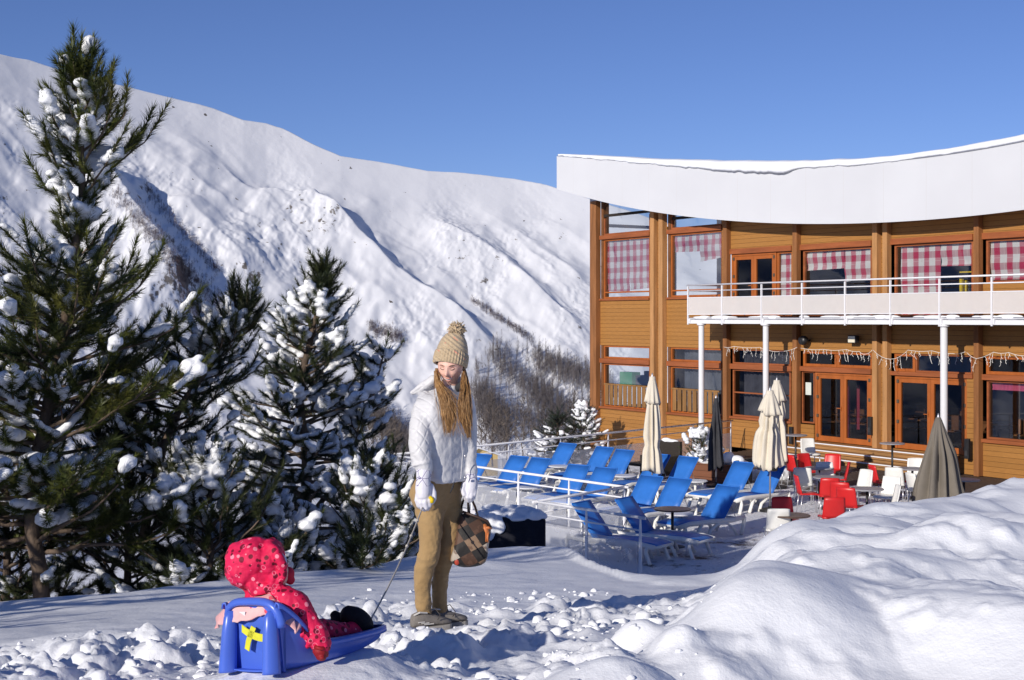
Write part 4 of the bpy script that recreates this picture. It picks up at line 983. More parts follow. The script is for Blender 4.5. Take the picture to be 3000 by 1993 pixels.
def interp_path(pts, t):
    q = np.linspace(0, 1, len(pts)); return np.array([np.interp(t, q, [p[k] for p in pts]) for k in range(3)])
def conifer(name, label, cat, trunk, r0, prof, nb, seed, snow=.12, mat=None, protos=None, t0=.06, scale=1.0, elev=(-5, 50), leaders=(), bare0=.2, capp=.02, dens=1.0, group=None, asym=None, blob=(.05, .10), twl=.34, blob_zone=None, sag=0.0, floor=None):
    rs = np.random.RandomState(seed); mat = mat or PINE; protos = protos or PROT
    base = Vector(trunk[0]); t_ = thing(name, label, cat, base, 0, group); bk = G(base); wood_limbs = G(base)
    n = 14; pts = [Vector(interp_path(trunk, i/n)) for i in range(n+1)]; H = (Vector(trunk[-1])-base).length
    bk.tube([p+Vector((rs.randn()*.012, rs.randn()*.012, 0)) if 0 < i < n else p for i, p in enumerate(pts)], [r0*(1-i/n)**.8+.006 for i in range(n+1)], 9)
    SP, SD, SS = [], [], []; TAILS = []
    def shoot(p, d, s=1.0): SP.append(tuple(p)); SD.append(tuple(d)); SS.append(s*scale*rs.uniform(.85, 1.15))
    def tail(p, d, L, s=1.0):
        """a foxtail: needles all along a twig whose tip turns up"""
        d = Vector(d).normalized(); n = max(1, int(round(L/(.105*scale)))); q = Vector(p); pts_ = [q.copy()]
        for k in range(n):
            e = (d+Vector((rs.randn()*.10, rs.randn()*.10, .10*k+rs.randn()*.06))).normalized(); shoot(q, e, s*(1.0 if k < n-1 else 1.1)); q = q+e*L/n; pts_.append(q.copy()); d = e
        wood_limbs.tube([pts_[0], pts_[-1]], [.007*scale, .003*scale], 3, caps=False)
        TAILS.append(pts_)
    def branch(p0, az, el, L, r, ends=1.0, bare=.22):
        p = Vector(p0); m = 7; path = [p.copy()]; e = el
        for i in range(m):
            u = i/m; az += rs.randn()*.13; e2 = e+(math.radians(34)*u*u-sag*u)+rs.randn()*.08
            p = p+Vector((math.cos(az)*math.cos(e2), math.sin(az)*math.cos(e2), math.sin(e2)))*L/m; path.append(p.copy())
            if floor is not None and p.z < floor(p.x, p.y)+.06: p.z = floor(p.x, p.y)+.06; path[-1] = p.copy()
        wood_limbs.tube(path, [r*(1-.85*i/m)+.003 for i in range(m+1)], 5)
        step = .17*scale/dens; nt = max(2, int(L*(1-bare)/step)); side = 1
        for j in range(nt+1):
            u = bare+(1-bare)*(j+rs.uniform(-.3, .3)*(j < nt))/nt; u = min(1, max(bare*.8, u)); q = Vector(interp_path(path, u)); q2 = Vector(interp_path(path, min(1, u+.05))); d = (q2-q)
            if d.length < 1e-5: d = (path[-1]-path[-2])
            d.normalize(); side = -side
            lat = d.cross(Vector((0, 0, 1))); lat = lat.normalized()*side if lat.length > .05 else Vector((1, 0, 0))
            if j == nt: tail(q-d*.08*scale, d+Vector((0, 0, .25)), .24*scale, 1.12); continue
            td = (d*.8+lat*rs.uniform(.45, .95)+Vector((0, 0, rs.uniform(-.05, .5)))).normalized()
            tl = min((twl*L*(1.05-u)*rs.uniform(.6, 1.3)+.10*scale), .7*scale)
            if tl > .42*scale:   # a bigger side branch carries its own foxtails
                mid = q+td*tl*.45; wood_limbs.tube([q, mid], [.010*scale, .006*scale], 4, caps=False); l2 = td.cross(Vector((0, 0, 1))).normalized()
                tail(mid, td+Vector((0, 0, .15)), tl*.6); tail(mid, td*.8+l2*.6+Vector((0, 0, .2)), tl*.45); tail(mid-td*tl*.12, td*.8-l2*.6+Vector((0, 0, .2)), tl*.42)
            else: tail(q, td, tl)
            if rs.rand() < .55 and u > .45: shoot(q, d+Vector((rs.randn()*.2, rs.randn()*.2, .1)), 1.0)
    nbr = nb
    for i in range(nbr):
        t = t0+(1-t0)*((i+rs.rand()*.8)/nbr)**.92
        if t > .97: continue
        p = interp_path(trunk, t); az = i*2.39996+rs.randn()*.35
        L = float(np.interp(t, [a for a, b in prof], [b for a, b in prof]))*rs.uniform(.72, 1.1)
        if asym: L *= asym(az, t)
        if L < .08: continue
        el = math.radians(elev[0]+(elev[1]-elev[0])*t+rs.randn()*9)
        branch(p, az, el, L, r0*.28*(1-t*.75)*min(1, L)+.006, bare=bare0)
    for path, r, sl in leaders:   # explicit limbs that rise out of the crown
        pp = [Vector(interp_path(path, i/8)) for i in range(9)]; bk.tube(pp, [r*(1-.8*i/8)+.004 for i in range(9)], 7)
        Lh = (pp[-1]-pp[0]).length
        for j in range(int(Lh*9)):
            t = .28+.72*(j+rs.rand())/(Lh*9); branch(interp_path(path, min(t, .99)), rs.rand()*6.28, math.radians(rs.uniform(10, 55)), sl*(1.15-t)*rs.uniform(.6, 1.2)+.10, .012, bare=.1)
        shoot(pp[-1], pp[-1]-pp[-2], 1.4)
    d = pts[-1]-pts[-2]; shoot(pts[-1]-d.normalized()*.05, d, 1.4*1.0)
    for k in range(5): shoot(pts[-1]-Vector((0, 0, .06+.1*k)), Vector((math.cos(k*2.4), math.sin(k*2.4), 1.0)), 1.1)
    P = np.array(SP); V = place_shoots(P, SD, SS, protos, rs)-np.array(base)
    link('foliage', mesh_np('foliage', V, np.arange(len(V)).reshape(-1, 3), False), mat, t_)
    bk.build('trunk', BARK, t_, smooth=True); wood_limbs.build('branches', BARK, t_, smooth=True)
    # snow lying along the upper side of the foxtails, in clumps
    C = np.array([np.mean(np.array([tuple(v) for v in t]), 0) for t in TAILS])
    cn = fbm(C[:, 0]*1.5+seed+.4*C[:, 2], C[:, 1]*1.1+C[:, 2]*1.5, 2); zn = np.array([blob_zone(p) for p in C]) if blob_zone is not None else np.ones(len(C))
    pr = np.clip((cn-(.68-.5*snow*zn))*9, .03, .85)*np.clip(.3+1.6*snow*zn, 0, 1)
    sel = np.where(rs.rand(len(C)) < pr)[0]; VB, FB = [], []; kk = 0; b3 = np.array(base)
    for i in sel:
        t = TAILS[i]; s0 = blob[0]*(blob[1]/blob[0])**(rs.rand()**1.5)*scale; Lt = (t[-1]-t[0]).length; nb_ = max(2, int(Lt/(s0*.75))); u0 = rs.uniform(0, .45)
        for j in range(nb_):
            u = u0+(1.02-u0)*j/max(1, nb_-1); c = interp_path(t, min(u, 1)); s = s0*rs.uniform(.75, 1.15)*(.75+.4*math.sin(math.pi*min(1, .25+.75*u)))
            q = ICO1*np.array([s, s, s*.68]); q = q+c+np.array([rs.randn()*.01, rs.randn()*.01, .036*scale+s*.25])
            VB.append(q-b3); FB.append(ICOF1+len(ICO1)*kk); kk += 1
    for i in np.where(rs.rand(len(C)) < capp)[0]:
        t = TAILS[i]; s = rs.uniform(.045, .085)*scale; q = ICO1*np.array([s, s, s*.85])+np.array(tuple(t[-1]))+np.array([0, 0, .035*scale]); VB.append(q-b3); FB.append(ICOF1+len(ICO1)*kk); kk += 1
        q = ICO1*s*.7+np.array(tuple(t[-1]))*.7+np.array(tuple(t[0]))*.3+np.array([0, 0, .045*scale]); VB.append(q-b3); FB.append(ICOF1+len(ICO1)*kk); kk += 1
    if VB:
        o = link('snow_clumps', mesh_np('snow_clumps', np.concatenate(VB), np.concatenate(FB)), SNOW_T, t_)
        m = o.modifiers.new('r', 'REMESH'); m.mode = 'VOXEL'; m.voxel_size = .016*scale; m.use_smooth_shade = True
        m = o.modifiers.new('s', 'SMOOTH'); m.iterations = 4; m.factor = .5
    print(name, label[:30], 'shoots', len(P), 'blobs', len(VB)); return t_
def ov(x, y, d): return at(x*1.2712, y*1.2712, d)
GC = 'snowy pines on the left'
# big pine at the left
tr = [ov(98, 1392, 14), ov(78, 1250, 14), ov(70, 1120, 14.05), ov(108, 960, 14.1), ov(138, 800, 14.1), ov(168, 620, 14.1), ov(195, 420, 14.1), ov(182, 250, 14.1), ov(173, 122, 14.1)]
conifer('pine_tree', 'tallest pine at the left edge, its snowy top against the sky', 'pine tree', tr, .078, [(0, .6), (.1, 1.5), (.35, 1.55), (.5, 1.40), (.57, 1.05), (.62, .50), (.66, .12), (.70, .15), (.725, .62), (.78, .78), (.82, .45), (.88, .25), (.95, .10), (1, .02)], 128, 3, .42, PINE, group=GC, elev=(-4, 42), t0=.10, asym=lambda az, t: 1+.30*math.cos(az) if t > .74 else 1.0, blob=(.04, .11), twl=.34, dens=1.05, scale=1.22, bare0=.12, capp=.05,
        blob_zone=lambda p: (.72 if p[2] > 2.0 else .85)*(1.35 if p[0] < -4.7 else 1.0))
# middle pine
tr = [ov(700, 1300, 18.6), ov(712, 1120, 18.6), ov(690, 950, 18.6), ov(705, 820, 18.6), ov(735, 700, 18.6), ov(752, 612, 18.6)]
conifer('pine_tree', 'middle pine with a pointed top, heavy snow on its branches', 'pine tree', tr, .08, [(0, .65), (.1, 1.35), (.3, 1.35), (.44, 1.05), (.58, .72), (.73, .40), (.87, .20), (1, .05)], 112, 8, .72, PINE_D, group=GC, elev=(-10, 45), t0=.05, blob=(.045, .12), sag=.25, capp=.03, dens=.95, twl=.38,
        leaders=[([ov(715, 1190, 18.6), ov(800, 1080, 18.8), ov(855, 930, 18.9), ov(885, 812, 19.0)], .035, .55)], blob_zone=lambda p: 1.3 if p[2] < .9 else .75)
# leaning pine limb between them
tr = [ov(330, 1240, 15.2), ov(372, 1040, 15.2), ov(420, 930, 15.2), ov(480, 845, 15.2), ov(540, 770, 15.2), ov(574, 700, 15.2)]
conifer('pine_tree', 'small leaning pine between the tall one and the middle one', 'pine tree', tr, .045, [(0, .5), (.3, .9), (.55, .62), (.75, .40), (.9, .25), (1, .10)], 62, 12, .42, PINE_D, group=GC, elev=(-5, 45), t0=.1, blob=(.035, .07), dens=1.1, twl=.38)
GB = 'low snowy pines at the foot of the tall ones'
gzf = lambda x, y: gz(x, y)
for i, (x, y, d, h, rad, sd, lab, sn) in enumerate((
        (480, 1310, 14.6, 1.9, 1.25, 31, 'low bushy pine behind the child, loaded with snow', .75),
        (860, 1285, 16.0, 1.7, 1.0, 32, 'low bushy pine just left of the woman, loaded with snow', .75),
        (290, 1345, 15.6, 2.9, 1.35, 33, 'dark bushy pine right of the leaning trunk', .3),
        (10, 1370, 15.0, 3.3, 1.4, 34, 'dark bushy pine at the very left edge', .3),
        (930, 1210, 19.5, 1.55, .95, 35, 'sunlit snow covered pine shrub behind the woman', .9),
        (620, 1290, 15.4, 1.35, 1.0, 36, 'snow laden pine shrub above the child hood', .8))):
    b = ov(x, y, d); b.z = gz(b.x, b.y)-.05
    conifer('pine_shrub', lab, 'pine shrub', [b, b+Vector((.03, 0, h*.5)), b+Vector((.0, 0, h))], .05, [(0, rad*.9), (.25, rad), (.5, rad*.85), (.8, rad*.5), (1, .12)], 60, sd, sn, PINE_D, group=GB, elev=(2, 55), t0=.02, blob=(.045, .12), sag=.2, capp=.03, floor=gzf, dens=1.1, twl=.4)
# pines beyond the left edge of the frame that shade the snow
for i, (x, y, h, rad, sd, lab) in enumerate(((-5.6, 7.4, 4.6, 1.5, 51, 'pine out of frame nearest the path on the left'), (-6.6, 10.6, 5.6, 1.7, 52, 'pine out of frame beside the tallest pine'))):
    b = Vector((x, y, gz(x, y)-.05))
    conifer('pine_tree', lab, 'pine tree', [b, b+Vector((.05, .05, h*.5)), b+Vector((0, 0, h))], .09, [(0, rad*.8), (.2, rad), (.5, rad*.8), (.8, rad*.4), (1, .1)], 60, sd, .06, PINE_D, PROT_F, group=GC, t0=.06, dens=1.0)
# tiny sprig at the edge of the path
b = ov(835, 1312, 13.2); b.z = gz(b.x, b.y)-.02
conifer('pine_sprig', 'tiny dark pine sprig poking out of the snow left of the rope', 'sprig', [b, b+Vector((.02, 0, .15)), b+Vector((-.02, 0, .28))], .006, [(0, .25), (1, .08)], 7, 61, .3, PINE_D, t0=.0, elev=(10, 60), blob=(.03, .05))
# two small spruces behind the back railing
for x, y, ytop, d, sd, lab in ((1286, 1048, 958, 52, 71, 'small snow covered spruce behind the back railing, left of two'), (1345, 1045, 940, 52, 72, 'small snow covered spruce next to the hotel corner, right of two')):
    b = ov(x, y+26, d); tp = ov(x, ytop, d)
    conifer('spruce_tree', lab, 'spruce', [b, (b+tp)/2, tp], .06, [(0, .95), (.4, .8), (.75, .42), (1, .06)], 70, sd, .45, SPRUCE, PROT_F, group='small spruces behind the back railing', elev=(-22, 25), t0=.03, scale=1.5, dens=.9, blob=(.05, .10), sag=.3)
# shrub in the planter
b = PLANTER+Vector((-.35, -.05, .45))
conifer('planter_shrub', 'snow laden dwarf pine growing in the wooden planter', 'shrub', [b, b+Vector((0, 0, .3)), b+Vector((.02, 0, .75))], .03, [(0, .6), (.5, .5), (1, .15)], 22, 81, .6, PINE_D, PROT_F, elev=(0, 60), t0=.02, scale=1.2, blob=(.07, .13))

# ------------------------------------------------------------------ bare trees
def bare_tree(label, base, h, seed, group='bare trees below the terrace', fan=1.0, r0=None):
    rs = np.random.RandomState(seed); t = thing('bare_tree', label, 'bare tree', base, 0, group); r0 = r0 or h*.011; tk = G(); tw = G()
    pts = [Vector((rs.randn()*.008*h*(i > 0), rs.randn()*.008*h*(i > 0), h*i/8)) for i in range(9)]; tk.tube(pts, [r0*(1-.9*i/8) for i in range(9)], 6)
    def rec(p, d, L, r, n):
        q = p+d*L*.5+Vector((rs.randn(), rs.randn(), rs.randn()+.6))*L*.05; e = q+(d+Vector((0, 0, .18))).normalized()*L*.5
        tw.tube([p, q, e], [max(r, .013), max(r*.7, .010), .008], 3, caps=False)
        if n <= 0: return
        for k in range(4 if n > 1 else 3):
            u = rs.uniform(.25, 1); s = p.lerp(e, u); dd = (d+Vector((rs.randn(), rs.randn(), rs.randn()*.6+.25))*.55).normalized(); rec(s, dd, L*rs.uniform(.35, .6), r*.6, n-1)
    nb = 20
    for i in range(nb):
        u = .18+.8*(i+rs.rand()*.5)/nb; a = i*2.4+rs.randn()*.3; el = math.radians(35+20*u)
        rec(Vector(interp_path(pts, u)), Vector((math.cos(a)*math.cos(el), math.sin(a)*math.cos(el), math.sin(el))), h*.30*(1.12-u)*fan, r0*.35*(1.1-u)+.004, 2)
    tk.build('trunk', BARK2, t, smooth=True); tw.build('twigs', BARK2, t); return t
BARK2 = plain('grey_bark', (.115, .095, .082), .9, .25, 3, .1)
for x, yb, yt, d, sd, lab in ((878, 1075, 905, 62, 1, 'bare tree in the gap between the middle pine and the woman'), (912, 1080, 960, 66, 2, 'smaller bare sapling touching the left sleeve of the woman'), (850, 1060, 965, 70, 3, 'slender bare sapling right behind the middle pine'),
        (1135, 1075, 905, 68, 4, 'tall bare tree just right of the woman above the yellow hut'), (1168, 1060, 930, 72, 5, 'bushy bare tree right of the yellow hut'), (1205, 1062, 915, 76, 6, 'bare tree above the middle of the back railing'),
        (1255, 1055, 925, 78, 7, 'bare tree left of the two spruces'), (1322, 1050, 900, 80, 8, 'slender bare tree between the two spruces'), (1362, 1040, 905, 84, 9, 'bare tree against the corner of the hotel'), (1110, 1060, 945, 80, 10, 'low bare tree touching the right sleeve of the woman')):
    b = ov(x, yb, d); h = (yb-yt)*1.2712/FPX*d; bare_tree(lab, b, h, sd)
# ------------------------------------------------------------------ the woman
def W_(px, py, dy=0.0): return at(px, py, 8.3+dy)
WM = 8.3/FPX
SKIN = plain('skin', (.78, .47, .37), .5, .06, 20, .35)
m_ = SKIN.node_tree.nodes['Principled BSDF']; m_.inputs['Subsurface Weight'].default_value = .12; m_.inputs['Subsurface Radius'].default_value = (.01, .004, .002)
wo_ = W_(1262, 1845); wo_.z = gz(wo_.x, wo_.y)
woman = thing('person', 'woman in white quilted jacket, beige bobble hat and tan trousers holding a sled rope', 'person', wo_)
def ring(c, ax, bx, n=24): return [c+ax*math.cos(2*math.pi*j/n)+bx*math.sin(2*math.pi*j/n) for j in range(n)]
def limb(g, pts, n=16, ends=True):
    """pts: (px,py,dy,r) tube with rounded ends"""
    P = [W_(a, b, c) for a, b, c, r in pts]; R = [r for *_, r in pts]
    if ends:
        d0 = (P[0]-P[1]).normalized(); d1 = (P[-1]-P[-2]).normalized()
        P = [P[0]+d0*R[0]*.8, P[0]+d0*R[0]*.5]+P+[P[-1]+d1*R[-1]*.5, P[-1]+d1*R[-1]*.8]; R = [R[0]*.45, R[0]*.85]+R+[R[-1]*.85, R[-1]*.45]
    g.tube(P, R, n); return g
def dense(pts, k=4):
    n = len(pts); out = []
    for i in range(n-1):
        p0, p1, p2, p3 = pts[max(i-1, 0)], pts[i], pts[i+1], pts[min(i+2, n-1)]
        for j in range(k):
            t = j/k; out.append(tuple(.5*((2*b)+(-a+c)*t+(2*a-5*b+4*c-d)*t*t+(-a+3*b-3*c+d)*t**3) for a, b, c, d in zip(p0, p1, p2, p3)))
    out.append(pts[-1]); return out
# head
HC = W_(1320, 1071, .0); HF = Vector((-.20, -.92, -.30)).normalized(); HX = Vector((1, -.11, 0)); HX = (HX-HF*HX.dot(HF)).normalized(); HU = HX.cross(-HF)
if HU.z < 0: HU = -HU
nu, nv = 120, 110; th = np.linspace(.02, math.pi-.02, nv); ph = np.linspace(0, 2*math.pi, nu, endpoint=False); TH, PHI = np.meshgrid(th, ph, indexing='ij')
hx = .0735*np.sin(TH)*np.sin(PHI); hy = .092*np.sin(TH)*np.cos(PHI); hz = .113*np.cos(TH); hz = np.where(hz < -.03, (hz+.03)*1.09-.03, hz)
low = np.clip(-hz/.113, 0, 1); front = np.clip(hy/.092, 0, 1)
hx = hx*(1-.34*low**1.7); hy = np.where(hy > 0, hy*(1-.16*low**2), hy*(1-.45*low))
ga = lambda x0, z0, sx, sz: np.exp(-((hx-x0)/sx)**2-((hz-z0)/sz)**2)*(hy > 0)
dy_ = .0
dy_ = .024*ga(0, -.022, .0105, .012)+.013*ga(0, -.004, .009, .022)+.010*ga(0, -.103, .022, .016)      # nose, bridge, chin
for s in (-1, 1):
    dy_ = dy_-.009*ga(s*.030, .010, .016, .011)+.0045*ga(s*.030, .006, .012, .0065)+.0075*ga(s*.040, -.026, .018, .016)+.005*ga(s*.028, .030, .02, .008)+.006*ga(s*.010, -.027, .006, .006)
dy_ = dy_+.005*ga(0, -.050, .022, .007)-.004*ga(0, -.059, .020, .003)+.005*ga(0, -.069, .017, .006)-.004*ga(0, -.083, .018, .006)
hy = hy+dy_
HV = np.stack([hx, hy, hz], -1).reshape(-1, 3); Rm = np.array([HX, HF, HU])
HW = HV @ Rm+np.array(HC)
F_ = [(i*nu+j, i*nu+(j+1) % nu, (i+1)*nu+(j+1) % nu, (i+1)*nu+j) for i in range(nv-1) for j in range(nu)]
def face_pt(x, z, off=.0015):
    sel = np.where(HV[:, 1] > 0)[0]; i = sel[np.argmin((HV[sel, 0]-x)**2+(HV[sel, 2]-z)**2)]
    return Vector(HC)+HX*x+HU*z+HF*(HV[i, 1]+off)
g = G(wo_); g.add([tuple(v) for v in HW], F_+[tuple(range(nu-1, -1, -1)), tuple((nv-1)*nu+j for j in range(nu))])
limb(g, [(1318, 1120, .03, .050), (1310, 1165, .05, .058)])
g.ell([(W_(1310, 1160, .04), .08, .06), (W_(1300, 1215, .05), .11, .075), (W_(1300, 1300, .05), .10, .07), (W_(1290, 1400, .05), .105, .07), (W_(1282, 1450, .05), .10, .08)])
limb(g, [(1260, 1460, .02, .06), (1258, 1625, -.02, .045), (1240, 1720, .0, .036), (1243, 1815, .03, .028)]); limb(g, [(1314, 1460, .1, .055), (1304, 1625, .09, .042), (1288, 1720, .135, .034), (1288, 1800, .16, .026)])
limb(g, [(1248, 1205, .01, .036), (1232, 1300, -.14, .034), (1244, 1385, -.17, .03)]); limb(g, [(1360, 1205, .09, .036), (1372, 1300, .10, .04), (1376, 1390, .04, .03)])
g.build('body', SKIN, woman, remesh=.0042, smit=1)
# facial details
def strip(name, pts, r, mat, flat=1.0, n=6): return G(wo_).tube(pts, r, n, flat).build(name, mat, woman, smooth=True)
BROWH = plain('brow_hair', (.17, .085, .05), .7, .1); LIP = plain('lip', (.60, .27, .22), .4, .08); TEETH = plain('teeth', (.85, .82, .78), .3, .03); LASH = plain('lash', (.07, .04, .03), .6, .1)
for s in (-1, 1):
    strip('eyebrow', [face_pt(s*x, z) for x, z in ((.014, .0265), (.026, .031), (.037, .0305), (.046, .025))], [.0016, .0024, .0022, .0012], BROWH)
    strip('eyelashes', [face_pt(s*x, z, .001) for x, z in ((.017, .006), (.024, .003), (.031, .0022), (.039, .0045), (.044, .0085))], [.0012, .0020, .0022, .0020, .0012], LASH)
    strip('eyelid_fold', [face_pt(s*x, z, .0006) for x, z in ((.016, .0125), (.024, .0165), (.032, .017), (.041, .0125))], .0012, plain('eyelid', (.42, .20, .15), .5))
mx = [(-.029, -.044), (-.020, -.0515), (-.010, -.0560), (0, -.058), (.010, -.0560), (.020, -.0515), (.029, -.044)]
strip('upper_lip', [face_pt(x, z+.0060-.002*(1-abs(x)/.027), .001) for x, z in mx], [.0010, .0018, .0022, .0022, .0022, .0018, .0010], LIP)
strip('lower_lip', [face_pt(x, z-.0135*(1-(x/.029)**2), .001) for x, z in mx], [.0010, .0024, .0030, .0032, .0030, .0024, .0010], LIP)
strip('teeth', [face_pt(x*.88, z-.0035*(1-(x/.029)**2), -.0016) for x, z in mx], [.0014, .0046, .0062, .0066, .0062, .0046, .0014], TEETH)
for s in (-1, 1): strip('mouth_corner', [face_pt(s*.0275, -.0455, .0002), face_pt(s*.031, -.0415, .0004)], .0016, LASH)
strip('nostril', [face_pt(-.0075, -.0345, .0), face_pt(-.0045, -.036, .0)], .0014, LASH); strip('nostril', [face_pt(.0045, -.036, 0), face_pt(.0075, -.0345, 0)], .0014, LASH)
# hat
def hat_mat():
    m = N('knit_wool'); x, y, z = m.xyz()
    n1 = m.noise(95, 3, .6); q = m.ramp(n1, [(.3, (.40, .30, .185)), (.7, (.56, .44, .29))])
    n2 = m.noise(24, 2); dg = m.math('FRACT', m.math('ADD', m.math('MULTIPLY', z, 13.), m.math('MULTIPLY', x, 11.)))
    up = m.math('GREATER_THAN', z, 1.60); sp = m.math('MULTIPLY', m.math('MULTIPLY', m.math('LESS_THAN', dg, .12), m.math('GREATER_THAN', n2, .57)), up)
    m.col(m.mix(sp, q, (.66, .27, .19))).set(.95, .1, sheen=.3)
    wv = m.math('SINE', m.math('MULTIPLY', m.math('ADD', m.math('MULTIPLY', z, 9.), m.math('MULTIPLY', x, 7.)), 25.)); m.bump(m.math('ADD', wv, m.math('MULTIPLY', n1, 1.2)), .55, .004); return m.m
KNIT = hat_mat()
hb = W_(1319, 1064, .012); ht = W_(1336, 970, .05); ax = (ht-hb).normalized(); Hh = (ht-hb).length
a_ = (Vector((1, 0, 0))-ax*ax.x).normalized(); b_ = ax.cross(a_)
def hat_ring(h, r, rib=0.0, n=144, sq=1.1): return [hb+ax*h+(a_*math.cos(2*math.pi*j/n)+b_*math.sin(2*math.pi*j/n)*sq)*(r+rib*math.cos(j*math.pi*2/4)) for j in range(n)]
g = G(wo_); g.loft([hat_ring(Hh*u, r) for u, r in ((.30, .094), (.40, .0935), (.55, .087), (.70, .076), (.83, .060), (.93, .040), (1.0, .02))]); g.build('hat_crown', KNIT, woman, smooth=True)
g = G(wo_); g.loft([hat_ring(h, r, .0022*k) for h, r, k in ((-.012, .086, .3), (-.016, .096, .8), (-.010, .1025, 1), (.02, .1035, 1.2), (.05, .1015, 1.2), (.063, .098, .8), (.068, .092, .3))], caps=False); g.build('hat_brim', KNIT, woman, smooth=True)
pc = W_(1338, 968, .03); g = G(wo_); rr = random.Random(5); g.blob(pc, .040, 14, 10)
for i in range(620):
    d = Vector((rr.gauss(0, 1), rr.gauss(0, 1), rr.gauss(0, 1))).normalized(); e = Vector((rr.gauss(0, 1), rr.gauss(0, 1), rr.gauss(0, 1)))*.006
    g.tube([pc+d*.03, pc+d*.040+e*.6, pc+d*rr.uniform(.041, .045)+e*1.4], [.0028, .0030, .0024], 4)
g.build('pompom', KNIT, woman, smooth=True)
# hair
def hair_mat():
    m = N('long_hair'); n1 = m.noise(9, 3, .6, sc=(16, 16, .5)); m.col(m.ramp(n1, [(.32, (.15, .07, .025)), (.5, (.31, .165, .06)), (.68, (.50, .30, .13))])).set(.42, .45); return m.m
HAIR = hair_mat(); g = G(wo_); rr = random.Random(12)
def zz5(x, y, dy): return (1150+.306*x, 920+.306*y, dy)
def lock(paths, n, spread, r=.0014, fan=1.0):
    P = dense([((x0+x1)/2, y, dy+.004, (x1-x0)/2) for x0, x1, y, dy in paths], 3)
    if n > 20: g.tube([W_(*zz5(a, b-(12 if k == len(P)-1 else 0), c)) for k, (a, b, c, d) in enumerate(P)], [max(.003, d*.000616*.36*(1 if k < len(P)-4 else .75-.17*(k-len(P)+4))) for k, (a, b, c, d) in enumerate(P)], 14, 2.6)
    n = int(n*1.1)
    for i in range(n):
        u = rr.random(); w = rr.gauss(0, .35); fr = rr.uniform(.80, 1.06) if rr.random() < .6 else rr.uniform(.62, .9); pts = []
        for k, (x0, x1, y, dy) in enumerate(paths):
            x = x0+(x1-x0)*u; kk = k/(len(paths)-1); pts.append(W_(*zz5(x+w*spread*kk*12+math.sin(kk*5+i)*4*kk, 560+(y-560)*(fr if k else 1), dy-.022*math.sin(math.pi*min(1, max(0, u)))+rr.gauss(0, .004))))
        P = [Vector(p) for p in dense([tuple(p) for p in pts], 3)]
        m = len(P); g.tube(P, [r*(1.1-.75*(j/(m-1))**2) for j in range(m)], 4)
lock([(398, 430, 545, -.05), (404, 448, 650, -.07), (430, 505, 760, -.115), (452, 595, 880, -.15), (468, 615, 1000, -.16), (495, 585, 1150, -.155)], 130, .7)
lock([(670, 705, 550, -.045), (655, 725, 660, -.065), (660, 745, 780, -.12), (622, 755, 900, -.15), (640, 765, 1050, -.155), (700, 765, 1195, -.145)], 115, .6)
lock([(470, 520, 800, -.13), (500, 610, 860, -.15), (560, 660, 950, -.155), (600, 690, 1080, -.155), (650, 720, 1150, -.15)], 14, 2.2)
lock([(400, 450, 560, -.05), (400, 520, 760, -.12), (440, 640, 950, -.165), (450, 700, 1120, -.165)], 10, 2.5); lock([(660, 710, 560, -.05), (640, 760, 760, -.12), (600, 775, 950, -.165), (620, 780, 1160, -.16)], 10, 2.5)
lock([(410, 440, 520, .02), (405, 450, 650, .03), (420, 470, 800, .05)], 30, .5); lock([(670, 700, 530, .02), (680, 720, 650, .03), (690, 740, 800, .05)], 30, .5)
g.build('hair', HAIR, woman, smooth=True)
# jacket
def quilt_mat():
    m = N('quilted_jacket'); x, y, z = m.xyz()
    m.col(m.ramp(m.noise(4, 3), [(.3, (.60, .595, .60)), (.7, (.66, .655, .66))])).set(.45, .3)
    def ln(a): return m.math('ABSOLUTE', m.math('SUBTRACT', m.math('FRACT', m.math('MULTIPLY', a, 13.0)), .5))
    hh = m.math('MULTIPLY', z, .8); hz_ = m.math('MULTIPLY', y, .6)
    A = ln(m.math('ADD', m.math('ADD', x, hz_), hh)); B = ln(m.math('SUBTRACT', m.math('ADD', x, hz_), hh))
    q = m.math('MINIMUM', m.ramp(m.math('SUBTRACT', .5, A), [(0, 0), (.16, 1)]), m.ramp(m.math('SUBTRACT', .5, B), [(0, 0), (.16, 1)]))
    mask = m.math('MULTIPLY', m.ramp(m.math('SUBTRACT', z, .5), [(.42, 0), (.6, 1)]), m.ramp(m.math('ADD', x, .5), [(.42, 1), (.56, 0)])); h = m.math('MULTIPLY', q, m.math('ADD', .08, m.math('MULTIPLY', mask, .9)))
    h = m.math('ADD', h, m.math('MULTIPLY', m.noise(16, 4, .6), .9)); m.bump(h, .45, .009); return m.m
QUILT = quilt_mat()
def jr(px, py, hw, dd, dy=.03, yaw=.92, e=.62):
    # body turned to the right of the picture: wide axis runs from near left to far right
    c = W_(px, py, dy); b = dd*.88; hwm = hw*WM; a = math.sqrt(max(.0004, hwm**2-(b*math.sin(yaw))**2))/math.cos(yaw)
    A = Vector((math.cos(yaw), math.sin(yaw), 0))*a; B = Vector((-math.sin(yaw), math.cos(yaw), 0))*b; f = lambda v: math.copysign(abs(v)**e, v)
    return [c+A*f(math.cos(2*math.pi*j/32))*.96+B*f(math.sin(2*math.pi*j/32)) for j in range(32)]
g = G(wo_)
JR = [(1320, 1128, 34, .080, .04), (1318, 1142, 42, .088, .04), (1306, 1160, 66, .105, .045), (1302, 1182, 80, .125, .045), (1300, 1220, 84, .135, .04), (1301, 1265, 80, .132, .04), (1303, 1320, 76, .125, .04), (1306, 1365, 75, .128, .04), (1309, 1398, 74, .132, .04), (1310, 1409, 71, .128, .04)]
rg = []
for i, (a, b, c, d, e) in enumerate(dense(JR, 3)): w = 1+.018*math.sin(i*1.9)*(i > 9); rg.append(jr(a, b, c*w, d*w, e))
